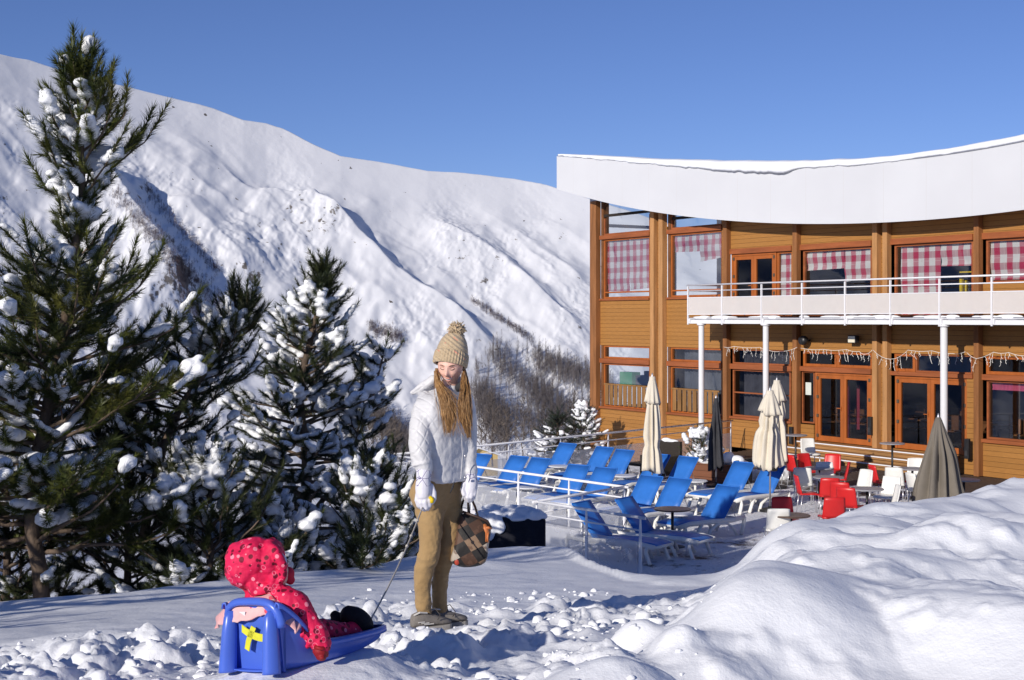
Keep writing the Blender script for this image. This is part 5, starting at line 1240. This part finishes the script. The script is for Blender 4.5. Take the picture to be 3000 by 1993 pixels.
g.loft(rg)
limb(g, dense([(1250, 1172, .0, .056), (1242, 1200, -.05, .064), (1235, 1250, -.12, .069), (1230, 1302, -.17, .064), (1235, 1340, -.195, .056), (1243, 1372, -.20, .048)], 3), 20)
limb(g, dense([(1358, 1168, .07, .056), (1368, 1225, .10, .060), (1371, 1300, .10, .056), (1371, 1350, .07, .050), (1376, 1382, .04, .046)], 3), 20)
rs = random.Random(3)
for k in range(9):  # gathered sleeve folds
    u = k/8; c = W_(1241-9*math.sin(u*2.6), 1205+150*u, -.06-.14*u); g.tube(ring(c+Vector((0, 0, rs.uniform(-.006, .006))), Vector((.066-.014*u, .0, .012)), Vector((0, .062-.012*u, 0)), 18)[:18]+[], .0085, 6)
# hood lying on the back, collar
g.tube([W_(1290, 1108, .10), W_(1272, 1112, .09), W_(1248, 1128, .10), W_(1222, 1143, .13), W_(1203, 1153, .15)], [.022, .030, .030, .024, .014], 12)
g.tube([W_(1300, 1105, .13), W_(1330, 1112, .14), W_(1360, 1125, .12), W_(1372, 1145, .08)], [.03, .034, .03, .02], 12)
g.tube([W_(1225, 1150, .12), W_(1250, 1146, .15), W_(1290, 1150, .17), W_(1340, 1152, .15)], [.02, .04, .05, .04], 12)
g.build('jacket', QUILT, woman, remesh=.0065, smit=2, disp=(.016, .07))
SEAM = plain('jacket_seam', (.52, .51, .52), .6, .1)
G(wo_).tube([W_(1294, 1290, -.098), W_(1297, 1345, -.092), W_(1298, 1405, -.098)], .0028, 5).build('seam', SEAM, woman)
G(wo_).tube([W_(1352, 1270, -.078), W_(1355, 1335, -.075), W_(1350, 1403, -.08)], .0028, 5).build('placket', SEAM, woman)
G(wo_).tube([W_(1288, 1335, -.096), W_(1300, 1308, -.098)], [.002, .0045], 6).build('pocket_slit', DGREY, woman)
for py in (1337, 1400): G(wo_).blob(W_(1363, py, -.072), (.009, .004, .009)).build('snap_button', GREYM, woman, smooth=True)
G(wo_).tube([W_(1337, 1140, -.02), W_(1352, 1132, -.03), W_(1362, 1118, .0)], [.02, .028, .02], 10).build('dark_scarf', DGREY, woman, smooth=True)
# trousers
def trouser_mat():
    m = N('tan_corduroy'); m.col(m.ramp(m.noise(5, 4), [(.3, (.31, .20, .088)), (.7, (.38, .25, .115))])).set(.8, .15, sheen=.2)
    m.bump(m.math('ADD', m.noise(11, 3, .6, sc=(1, 1, 1.6)), m.math('MULTIPLY', m.noise(80, 2), .25)), .5, .014); return m.m
TAN = trouser_mat(); g = G(wo_)
g.loft([jr(a, b, c, d, e) for a, b, c, d, e in dense([(1300, 1385, 62, .105, .04), (1290, 1415, 72, .118, .045), (1282, 1442, 73, .120, .05), (1280, 1472, 63, .100, .05), (1282, 1500, 44, .07, .05), (1283, 1515, 30, .05, .05)], 3)])
def leg(pts, folds):
    P = dense([(a, b, c, r*(.92 if b > 1550 else .97)) for a, b, c, r in pts], 4); out = []
    for i, (a, b, c, r) in enumerate(P):
        k = sum(h*math.exp(-((b-y)/7.)**2) for y, h in folds); out.append((a, b, c, r*(1+k)))
    limb(g, out, 22)
leg([(1258, 1450, .02, .088), (1259, 1490, .01, .090), (1261, 1568, -.02, .073), (1257, 1622, -.035, .068), (1243, 1664, -.02, .063), (1238, 1721, .0, .056), (1241, 1778, .02, .051), (1245, 1806, .03, .048)], [(1632, .07), (1650, -.04), (1662, .04), (1776, .06), (1788, -.05), (1800, .07)])
leg([(1312, 1450, .09, .080), (1318, 1500, .10, .080), (1318, 1560, .10, .070), (1306, 1622, .08, .062), (1295, 1664, .10, .054), (1288, 1721, .13, .050), (1288, 1770, .15, .048), (1289, 1790, .16, .046)], [(1618, .06), (1640, .05), (1752, .06), (1766, -.05), (1778, .07)])
g.build('trousers', TAN, woman, remesh=.0065, smit=2, disp=(.016, .055))
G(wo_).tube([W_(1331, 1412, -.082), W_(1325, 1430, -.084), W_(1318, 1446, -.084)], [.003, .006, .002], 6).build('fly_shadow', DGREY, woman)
# gloves
def glove_mat():
    m = N('white_glove'); w = m.noise(42, 3, .6); v = m.n('ShaderNodeTexVoronoi', feature='DISTANCE_TO_EDGE'); v.inputs['Scale'].default_value = 26; m.l(m.tc.outputs['Object'], v.inputs['Vector'])
    x, y, z = m.xyz(); msk = m.math('MULTIPLY', m.math('LESS_THAN', v.outputs['Distance'], .035), m.math('GREATER_THAN', z, .885))
    m.col(m.mix(msk, (.68, .67, .72), (.10, .08, .22))).set(.55, .3); m.bump(w, .4, .006); return m.m
GLOVE = glove_mat()
def glove(cuff, palm, fingers, thumb, sh=0):
    g = G(wo_); mv = lambda L: [(a, b, c+sh, r) for a, b, c, r in L]; cuff, palm, thumb, fingers = mv(cuff), mv(palm), mv(thumb), [mv(f) for f in fingers]; limb(g, cuff, 16); limb(g, palm, 16)
    for f in fingers: limb(g, f, 10)
    limb(g, thumb, 10); g.build('glove', GLOVE, woman, remesh=.0042, smit=2)
glove([(1243, 1376, -.10, .046), (1241, 1396, -.115, .043), (1240, 1412, -.12, .040)], [(1240, 1412, -.12, .043), (1240, 1430, -.13, .047), (1240, 1450, -.14, .043)],
      [[(1224, 1446, -.135, .0145), (1221, 1466, -.145, .0145), (1226, 1482, -.135, .013), (1233, 1488, -.115, .012)], [(1235, 1452, -.15, .015), (1233, 1474, -.16, .015), (1238, 1491, -.15, .0135), (1244, 1494, -.125, .012)],
       [(1246, 1452, -.15, .015), (1245, 1473, -.165, .015), (1249, 1489, -.155, .0135), (1253, 1492, -.13, .012)], [(1257, 1448, -.14, .0145), (1257, 1468, -.155, .0145), (1258, 1482, -.15, .013), (1258, 1484, -.125, .012)]],
      [(1262, 1424, -.11, .018), (1271, 1444, -.12, .0165), (1272, 1462, -.135, .015), (1267, 1472, -.14, .013)], -.10)
glove([(1376, 1384, .04, .043), (1378, 1398, .03, .041)], [(1379, 1402, .03, .040), (1379, 1420, .02, .043), (1378, 1436, .01, .040)],
      [[(1366, 1436, .0, .014), (1362, 1452, -.01, .0135), (1364, 1463, .01, .012)], [(1374, 1440, -.01, .0145), (1370, 1458, -.02, .014), (1372, 1468, .0, .0125)], [(1382, 1440, -.01, .0145), (1380, 1457, -.02, .014), (1380, 1467, .005, .0125)], [(1391, 1436, 0, .014), (1389, 1450, -.01, .0135), (1387, 1460, .01, .012)]],
      [(1360, 1418, .0, .017), (1355, 1436, -.01, .0155), (1360, 1450, -.02, .014)])
# shoes
SHOE = plain('grey_shoe', (.21, .19, .17), .75, .2, 30, .2, bump=.3); SOLE = plain('shoe_sole', (.33, .31, .28), .7, .15, 20, .2); LACE = plain('shoe_lace', (.07, .06, .055), .8, .2); PALE = plain('shoe_trim', (.62, .60, .56), .6, .1)
def shoe(px, py, dy, ang):
    o = W_(px, py, dy); o.z = gz(o.x, o.y)+.012; f = Vector((math.cos(ang), math.sin(ang), 0)); s = Vector((-f.y, f.x, 0)); u = Vector((0, 0, 1)); g = G(wo_)
    def rr_(x, hw, z0, z1): return [o+f*x+s*hw*math.cos(2*math.pi*j/20)+u*((z0+z1)/2+(z1-z0)/2*math.sin(2*math.pi*j/20)) for j in range(20)]
    prof = [(-.085, .020, .02, .07), (-.075, .034, .015, .095), (-.04, .040, .012, .105), (.0, .041, .012, .102), (.05, .043, .012, .085), (.10, .047, .012, .066), (.14, .044, .014, .054), (.168, .030, .018, .042), (.175, .014, .024, .036)]
    g.loft([rr_(*p) for p in prof]); sh = g.build('shoe', SHOE, woman, smooth=True)
    g = G(wo_); g.loft([[o+f*x+s*hw*q+u*z for q, z in ((-1, -.012), (1, -.012), (1.05, .018), (-1.05, .018))] for x, hw in ((-.09, .026), (-.06, .039), (0, .042), (.1, .049), (.15, .044), (.178, .018))]); g.build('sole', SOLE, sh, bevel=.004)
    g = G(wo_)
    for k in range(4): x = .015+.024*k; g.tube([o+f*x-s*.028+u*(.098-.5*x+.0), o+f*(x+.01)+u*(.112-.55*x), o+f*x+s*.028+u*(.098-.5*x)], .0035, 5)
    for sg in (-1, 1): g.tube([o+f*.02+u*.106, o+f*.05+s*sg*.035+u*.125, o+f*.075+s*sg*.06+u*.085, o+f*.06+s*sg*.055+u*.055], .003, 5)
    g.build('laces', LACE, sh, smooth=True)
    g = G(wo_)
    for k in range(3): g.tube([o-f*(.06-.02*k)-s*.0405+u*(.05-.008*k), o+f*(-.02+.03*k)-s*.0435+u*(.05-.008*k)], .0035, 5)
    g.tube([o-f*.08-s*.02+u*.09, o-f*.05-s*.038+u*.108, o+f*.0-s*.037+u*.10], .005, 5); g.build('trim', PALE, sh)
shoe(1243, 1832, .0, .55); shoe(1289, 1822, .15, .45)

# ------------------------------------------------------------------ handbag held in her left hand
def bag_mat():
    m = N('patchwork_hide'); x, y, z = m.xyz(); s = 12.5
    a = m.math('ADD', m.math('MULTIPLY', x, .9), m.math('MULTIPLY', z, .62)); b = m.math('SUBTRACT', m.math('MULTIPLY', z, .95), m.math('MULTIPLY', x, .5))
    fa = m.math('FLOOR', m.math('MULTIPLY', a, s)); fb = m.math('FLOOR', m.math('MULTIPLY', b, s)); ck = m.math('MODULO', m.math('ABSOLUTE', m.math('ADD', fa, fb)), 2.0)
    cb = m.n('ShaderNodeCombineXYZ'); m.l(fa, cb.inputs[0]); m.l(fb, cb.inputs[1]); wn = m.n('ShaderNodeTexWhiteNoise', noise_dimensions='2D'); m.l(cb.outputs[0], wn.inputs['Vector'])
    lt = m.ramp(wn.outputs[0], [(0, (.42, .36, .29)), (.3, (.10, .05, .03)), (.55, (.22, .14, .085)), (.75, (.06, .028, .016))], 'CONSTANT')
    pn = m.noise(28, 3); lt = m.mix(m.math('MULTIPLY', m.math('GREATER_THAN', pn, .58), .7), lt, (.10, .05, .03))
    m.col(m.mix(m.math('GREATER_THAN', ck, .5), lt, (.014, .012, .011))).set(.6, .3, sheen=.1); m.bump(m.noise(60, 3), .3, .003); return m.m
def zb(x, y, dy=.0): return W_(1180+x/4.48, 1340+y/4.48, dy)
bo = zb(850, 1440, .02); bag = thing('handbag', 'patchwork hide handbag in black, brown and cream diamonds held by the woman', 'handbag', bo)
BAGM = bag_mat(); g = G(bo)
prof = [((770, 700), (760, 705)), ]
front = [(775, 705), (870, 745), (990, 780), (1100, 825), (1145, 880), (1168, 945), (1140, 1080), (1118, 1220), (1112, 1400), (960, 1440), (790, 1455), (690, 1420), (600, 1380), (660, 1230), (690, 1080), (720, 900)]
cx = sum(p[0] for p in front)/len(front); cy = sum(p[1] for p in front)/len(front)
rg = []
for dd, sc in ((-.075, .80), (-.068, .93), (-.045, 1.0), (.045, 1.0), (.068, .93), (.075, .80)): rg.append([zb(cx+(x-cx)*sc, cy+(y-cy)*sc, .06+dd*(1.15 if y > 1200 else .7)) for x, y in front])
g.loft(rg); g.build('bag_body', BAGM, bag, smooth=True, sub=1)
LEATH = plain('dark_leather', (.05, .028, .02), .45, .2, 12, .4); OR_ = plain('tan_leather', (.62, .20, .06), .4, .25, 14, .4)
for dz, x0, x1 in ((-.01, 858, 850), (.12, 985, 895)): G(bo).tube([zb(x0, 770, .06+dz*.5), zb(x0*.6+x1*.4, 650, .03), zb(x1, 530, .0), zb(x1-25, 505, -.005), zb(x1-45, 530, .02), zb(x0-110, 730, .09)], .0075, 6, .6).build('handle', LEATH, bag, smooth=True)
G(bo).tube([zb(785, 715, -.01), zb(990, 788, -.01), zb(1110, 838, -.01), zb(1160, 930, -.0)], .008, 6).build('piping', LEATH, bag, smooth=True)
g = G(bo); g.tube([zb(1075, 880, -.012), zb(1095, 930, -.03), zb(1110, 990, -.025), zb(1098, 1110, -.02)], [.010, .018, .014, .008], 8, .5); g.tube([zb(1070, 930, -.015), zb(1120, 925, -.035), zb(1160, 935, -.01)], [.01, .016, .01], 8, .6); g.tube([zb(1125, 980, -.02), zb(1112, 1060, -.03), zb(1120, 1120, -.02)], [.010, .012, .006], 6, .5); g.build('leather_bow', OR_, bag, smooth=True)
g = G(bo); g.blob(zb(712, 1370, -.015), (.016, .008, .022)); g.build('leather_patch', plain('red_leather', (.42, .06, .035), .45, .2), bag, smooth=True)

# ------------------------------------------------------------------ the sled
SO = at(752, 1938, 5.97); SO.z = gz(SO.x+.2, SO.y+.15)-.005; SA = Vector((.60, .80, -.075))*1.14; SB = Vector((.80, -.60, .12)); SU = Vector((0, 0, 1))
def sp_(a, b, c): return SO+SA*a+SB*b+SU*c
SLED = plain('blue_sled_plastic', (.066, .14, .58), .32, .05, 4, .5, bump=.05, bscale=30)
sled = thing('sled', 'blue plastic child sled with a high back and yellow crossed strap', 'sled', SO)
sec = dense([(-.035,.152,.0,.280),(-.01,.158,.0,.272),(.05,.166,.0,.222),(.11,.170,.0,.158),(.18,.172,.003,.108),(.25,.170,.006,.098),(.34,.162,.012,.100),(.44,.146,.025,.104),(.54,.122,.045,.108),(.595,.098,.065,.112),(.63,.07,.085,.116)], 3)
rows = []
for a, hw, fl, rim in sec:
    h = rim-fl; half = [(hw+.022, rim-.022), (hw+.018, rim-.002), (hw+.004, rim+.004), (hw-.004, rim-.012), (hw-.008, fl+h*.55), (hw-.012, fl+h*.15), (hw-.035, fl), (hw*.3, fl-.004)]
    rows.append([sp_(a, -b, c) for b, c in half]+[sp_(a, b, c) for b, c in reversed(half)])
g = G(SO)
for p, q in zip(rows, rows[1:]):
    for i in range(len(p)-1): g.quad(p[i], q[i], q[i+1], p[i+1])
n0 = rows[-1]; g.add(n0, [tuple(range(len(n0)))])
g.build('tub', SLED, sled, smooth=True, solid=.007)
# rear wall with recessed panel, two legs and an arched lip
def arch(hw, top, n=16, bot=-.012, e=.55): return [(-hw, bot)]+[(-hw*math.copysign(abs(math.cos(math.pi*i/n))**e, math.cos(math.pi*i/n)), top*(.62+.38*math.sin(math.pi*i/n)**.8)) for i in range(n+1)]+[(hw, bot)]
g = G(SO); A1 = arch(.160, .278); g.add([sp_(-.012+.02*(c < .0), b, c) for b, c in A1], [tuple(range(len(A1)))]); g.build('rear_wall', SLED, sled, solid=.008)
g = G(SO); o_ = arch(.165, .290, 28)[1:-1]
g.tube([sp_(-.012-.02*math.sin(math.pi*k/(len(o_)-1)), b, c) for k, (b, c) in enumerate(o_)], .0185, 10, .75); g.build('arched_lip', SLED, sled, smooth=True)
for s in (-1, 1):
    g = G(SO); g.loft([[sp_(-.022+(.048*k)*math.cos(t), s*(.134-.010*(z/.2))+(.036*k)*math.sin(t), z) for t in [math.pi*(.5+i/12) for i in range(13)]]+[sp_(.01, s*.134-.034*k, z), sp_(.01, s*.134+.030*k, z)][::-1] for z, k in ((-.012, 1.1), (.0, 1.08), (.08, 1.0), (.16, .92), (.225, .78), (.25, .4))]); g.build('rear_leg', SLED, sled, smooth=True)
YEL = plain('yellow_strap', (.62, .60, .04), .6, .12, 20, .25)
g = G(SO)
for P in ([(-.046, .176), (-.01, .158), (.03, .145), (.06, .139), (.096, .136)], [(.026, .182), (.008, .15), (-.006, .12), (-.014, .085)]):
    top = [sp_(-.026-.002*len(P), b, c+.016) for b, c in P]; bot = [sp_(-.026-.002*len(P), b, c-.016) for b, c in P]
    if len(P) == 4: top = [sp_(-.036, b-.014, c+.006) for b, c in P]; bot = [sp_(-.036, b+.014, c-.006) for b, c in P]
    for k in range(len(P)-1): g.quad(top[k], top[k+1], bot[k+1], bot[k])
g.build('strap', YEL, sled, solid=.003, smooth=False)
G(SO).add([sp_(-.036, -.062, .246), sp_(-.036, -.026, .246), sp_(-.038, -.026, .222), sp_(-.038, -.062, .222)], [(0, 1, 2, 3)]).build('label_sticker', WHITE, sled, solid=.001)
# rope
rg_ = [Vector(W_(1238, 1494, -.13)), ]
e_ = sp_(.60, .0, .110); s_ = Vector(W_(1240, 1482, -.24)); pts = [s_.lerp(e_, k/24)+Vector((0, 0, -.035*math.sin(math.pi*k/24))) for k in range(25)]
rope = thing('tow_rope', 'thin grey tow rope from the gloved hand down to the sled', 'rope', e_); ROPE = plain('rope_fibre', (.42, .39, .35), .85, .2, 60, .1)
G(e_).tube(pts, .0042, 6).build('cord', ROPE, rope, smooth=True)
for k in (3, 6, 8): G(e_).blob(pts[k], (.009, .009, .011), 8, 6).build('knot', ROPE, rope, smooth=True)
G(e_).tube([W_(1259, 1456, -.26), W_(1266, 1464, -.265), W_(1265, 1474, -.265)], [.010, .013, .010], 8).build('yellow_grip', plain('yellow_plastic', (.78, .55, .01), .4), rope, smooth=True)

# ------------------------------------------------------------------ the child
def C_(x, y, dy): return at(600+.2825*x, 1550+.2825*y, 6.05+dy)
co = sp_(.2, 0, .03); child = thing('person', 'small child in red polka dot snowsuit with hood up, sitting on the blue sled', 'person', co)
def climb(g, pts, n=14):
    P = [C_(a, b, c) for a, b, c, r in pts]; R = [r for *_, r in pts]; d0 = (P[0]-P[1]).normalized(); d1 = (P[-1]-P[-2]).normalized()
    P = [P[0]+d0*R[0]*.8, P[0]+d0*R[0]*.5]+P+[P[-1]+d1*R[-1]*.5, P[-1]+d1*R[-1]*.8]; R = [R[0]*.45, R[0]*.85]+R+[R[-1]*.85, R[-1]*.45]; g.tube(P, R, n)
DOTS = dots_mat('polka_dot_fabric')
g = G(co); g.blob(C_(590, 350, .04), (.085, .08, .09)); climb(g, [(640, 560, .05, .04), (640, 680, .06, .05)]); climb(g, [(620, 720, .08, .07), (760, 950, .12, .08), (900, 1130, .14, .08)])
climb(g, [(820, 760, .0, .035), (1080, 980, -.03, .03), (1215, 1210, -.06, .02)]); climb(g, [(960, 1120, .12, .04), (1340, 1080, .24, .03), (1600, 1065, .36, .022)]); climb(g, [(940, 1090, .24, .04), (1250, 1045, .34, .03), (1390, 1040, .42, .022)])
g.blob(C_(800, 470, .0), (.03, .05, .05)); g.build('body', SKIN, child, remesh=.006, smit=1)
g = G(co)
g.blob(C_(500, 315, .04), (.122, .120, .096), 24, 16); g.blob(C_(440, 400, .04), (.098, .108, .088), 20, 14); g.blob(C_(560, 450, .04), (.096, .10, .085), 20, 14)
g.blob(C_(690, 330, .02), (.058, .098, .092), 20, 14); g.blob(C_(740, 440, .02), (.045, .085, .075), 16, 12)
g.tube([C_(660, 165, -.02), C_(740, 250, -.06), C_(800, 370, -.065), C_(815, 480, -.05), C_(770, 570, -.04)], [.022, .022, .021, .021, .02], 10)
g.tube([C_(660, 165, .08), C_(760, 250, .11), C_(820, 370, .115), C_(825, 480, .10), C_(775, 570, .08)], [.022, .022, .021, .021, .02], 10)
for k in range(5): g.tube([C_(350+k*20, 555+k*24, .02+.02*k), C_(480+10*k, 590+k*17, -.05), C_(640, 590+12*k, -.055), C_(800, 560+k*13, -.03)], .012, 8)
g.loft([ring(C_(x, y, dy), Vector((rx, 0, 0)), Vector((0, ry, rx*.25)), 24) for x, y, dy, rx, ry in dense([(600, 560, .05, .090, .085), (620, 620, .06, .078, .078), (650, 690, .06, .105, .10), (700, 780, .08, .118, .115), (770, 900, .10, .115, .115), (860, 1020, .12, .112, .11), (950, 1130, .13, .09, .09)], 3)])
climb(g, dense([(800, 700, -.02, .060), (900, 770, -.04, .064), (1000, 890, -.05, .060), (1085, 1000, -.055, .053), (1160, 1110, -.06, .050), (1215, 1200, -.065, .044)], 3), 18)
climb(g, [(640, 690, .16, .06), (800, 850, .26, .055), (1000, 1000, .30, .045)])
climb(g, dense([(930, 1100, .10, .070), (1120, 1085, .16, .062), (1330, 1085, .24, .052), (1480, 1075, .31, .046), (1610, 1070, .37, .043)], 3), 18)
climb(g, [(930, 1080, .24, .065), (1200, 1050, .32, .054), (1380, 1050, .42, .044)])
for k in range(4): a = .2+.22*k; g.tube(ring(C_(860+330*a, 740+430*a, -.045), Vector((.035, 0, .044)), Vector((0, .060, 0)), 16), .008, 6)
g.build('snowsuit', DOTS, child, remesh=.0055, smit=2, disp=(.03, .075))
CUFF = plain('dark_red_mitten', (.26, .010, .016), .6, .2, 20, .3, bump=.3)
g = G(co); climb(g, [(1205, 1235, -.07, .036), (1200, 1275, -.075, .034), (1208, 1310, -.075, .026)])
for k, (dx, dd) in enumerate(((-22, -.02), (-6, -.03), (10, -.03), (24, -.015))): climb(g, [(1208+dx, 1305, -.075+dd*.5, .0105), (1212+dx*.8, 1335, -.075+dd, .0105), (1218+dx*.7, 1352-4*k % 7, -.07+dd*.5, .009)], 8)
climb(g, [(1240, 1265, -.06, .013), (1262, 1290, -.06, .012), (1262, 1312, -.065, .010)], 8); g.build('mitten', CUFF, child, remesh=.004, smit=1)
g = G(co); g.tube([C_(1140, 1225, -.105), C_(1200, 1240, -.115), C_(1290, 1235, -.07)], .009, 6); g.build('cuff_band', CUFF, child, smooth=True)
BOOT = plain('black_boot', (.014, .013, .016), .75, .3, 30, .2, bump=.4, bscale=50)
g = G(co); climb(g, dense([(1660, 1060, .38, .042), (1635, 1005, .38, .054), (1570, 935, .38, .054), (1490, 890, .37, .044)], 3), 16); g.build('boot', BOOT, child, remesh=.005, smit=1)
g = G(co); climb(g, dense([(1420, 1060, .46, .036), (1395, 990, .46, .042), (1365, 920, .46, .034), (1345, 890, .46, .022)], 3), 14); g.build('boot', BOOT, child, remesh=.005, smit=1)
g = G(co); g.blob(C_(868, 470, .03), (.026, .045, .032), 14, 10); g.tube([C_(840, 520, .0), C_(890, 535, .02), C_(905, 525, .06)], [.016, .02, .014], 8); g.build('red_scarf', plain('red_scarf', (.55, .03, .06), .8, .15, 20, .1, bump=.4), child, remesh=.005)
g = G(co); g.tube([C_(770, 250, -.01), C_(815, 310, -.01), C_(835, 380, .0)], [.010, .014, .010], 8); g.build('hat_edge', plain('pale_blue_knit', (.55, .62, .78), .8, .1), child, smooth=True)
# pink blanket draped over the sled back
def blanket_mat():
    m = N('pink_blanket'); v = m.n('ShaderNodeTexVoronoi'); v.inputs['Scale'].default_value = 16; m.l(m.tc.outputs['Object'], v.inputs['Vector'])
    m.col(m.mix(m.math('LESS_THAN', v.outputs['Distance'], .22), m.ramp(m.noise(9, 3), [(.35, (.72, .33, .33)), (.65, (.80, .50, .47))]), (.74, .09, .13))).set(.95, .05, sheen=.4); m.bump(m.noise(70, 3), .5, .006); return m.m
blo = sp_(0, 0, .28); bl = thing('blanket', 'pink spotted blanket draped over the back of the blue sled', 'blanket', blo)
path = [(120, 960, .10, .02), (165, 885, .07, .035), (215, 815, .03, .05), (330, 780, -.02, .055), (430, 770, -.05, .055), (540, 745, -.07, .05), (640, 718, -.09, .05), (740, 765, -.105, .045), (830, 825, -.11, .035), (900, 890, -.115, .03), (960, 965, -.12, .028), (985, 990, -.12, .02)]
g = G(blo); rows = []
for i, (x, y, dy, w) in enumerate(dense(path, 4)):
    r = []
    for k in range(7):
        q = k/6; r.append(C_(x, y, dy)+Vector((.01*math.sin(i*.7+k), -.055+.125*q, w*(-1.25*(1-q)**2+.5*math.sin(math.pi*q)-.2*q)+.005*math.sin(i*1.3+k*2))))
    rows.append(r)
for a, b in zip(rows, rows[1:]):
    for k in range(6): g.quad(a[k], a[k+1], b[k+1], b[k])
g.build('cloth', blanket_mat(), bl, smooth=True, solid=.010, sub=1)
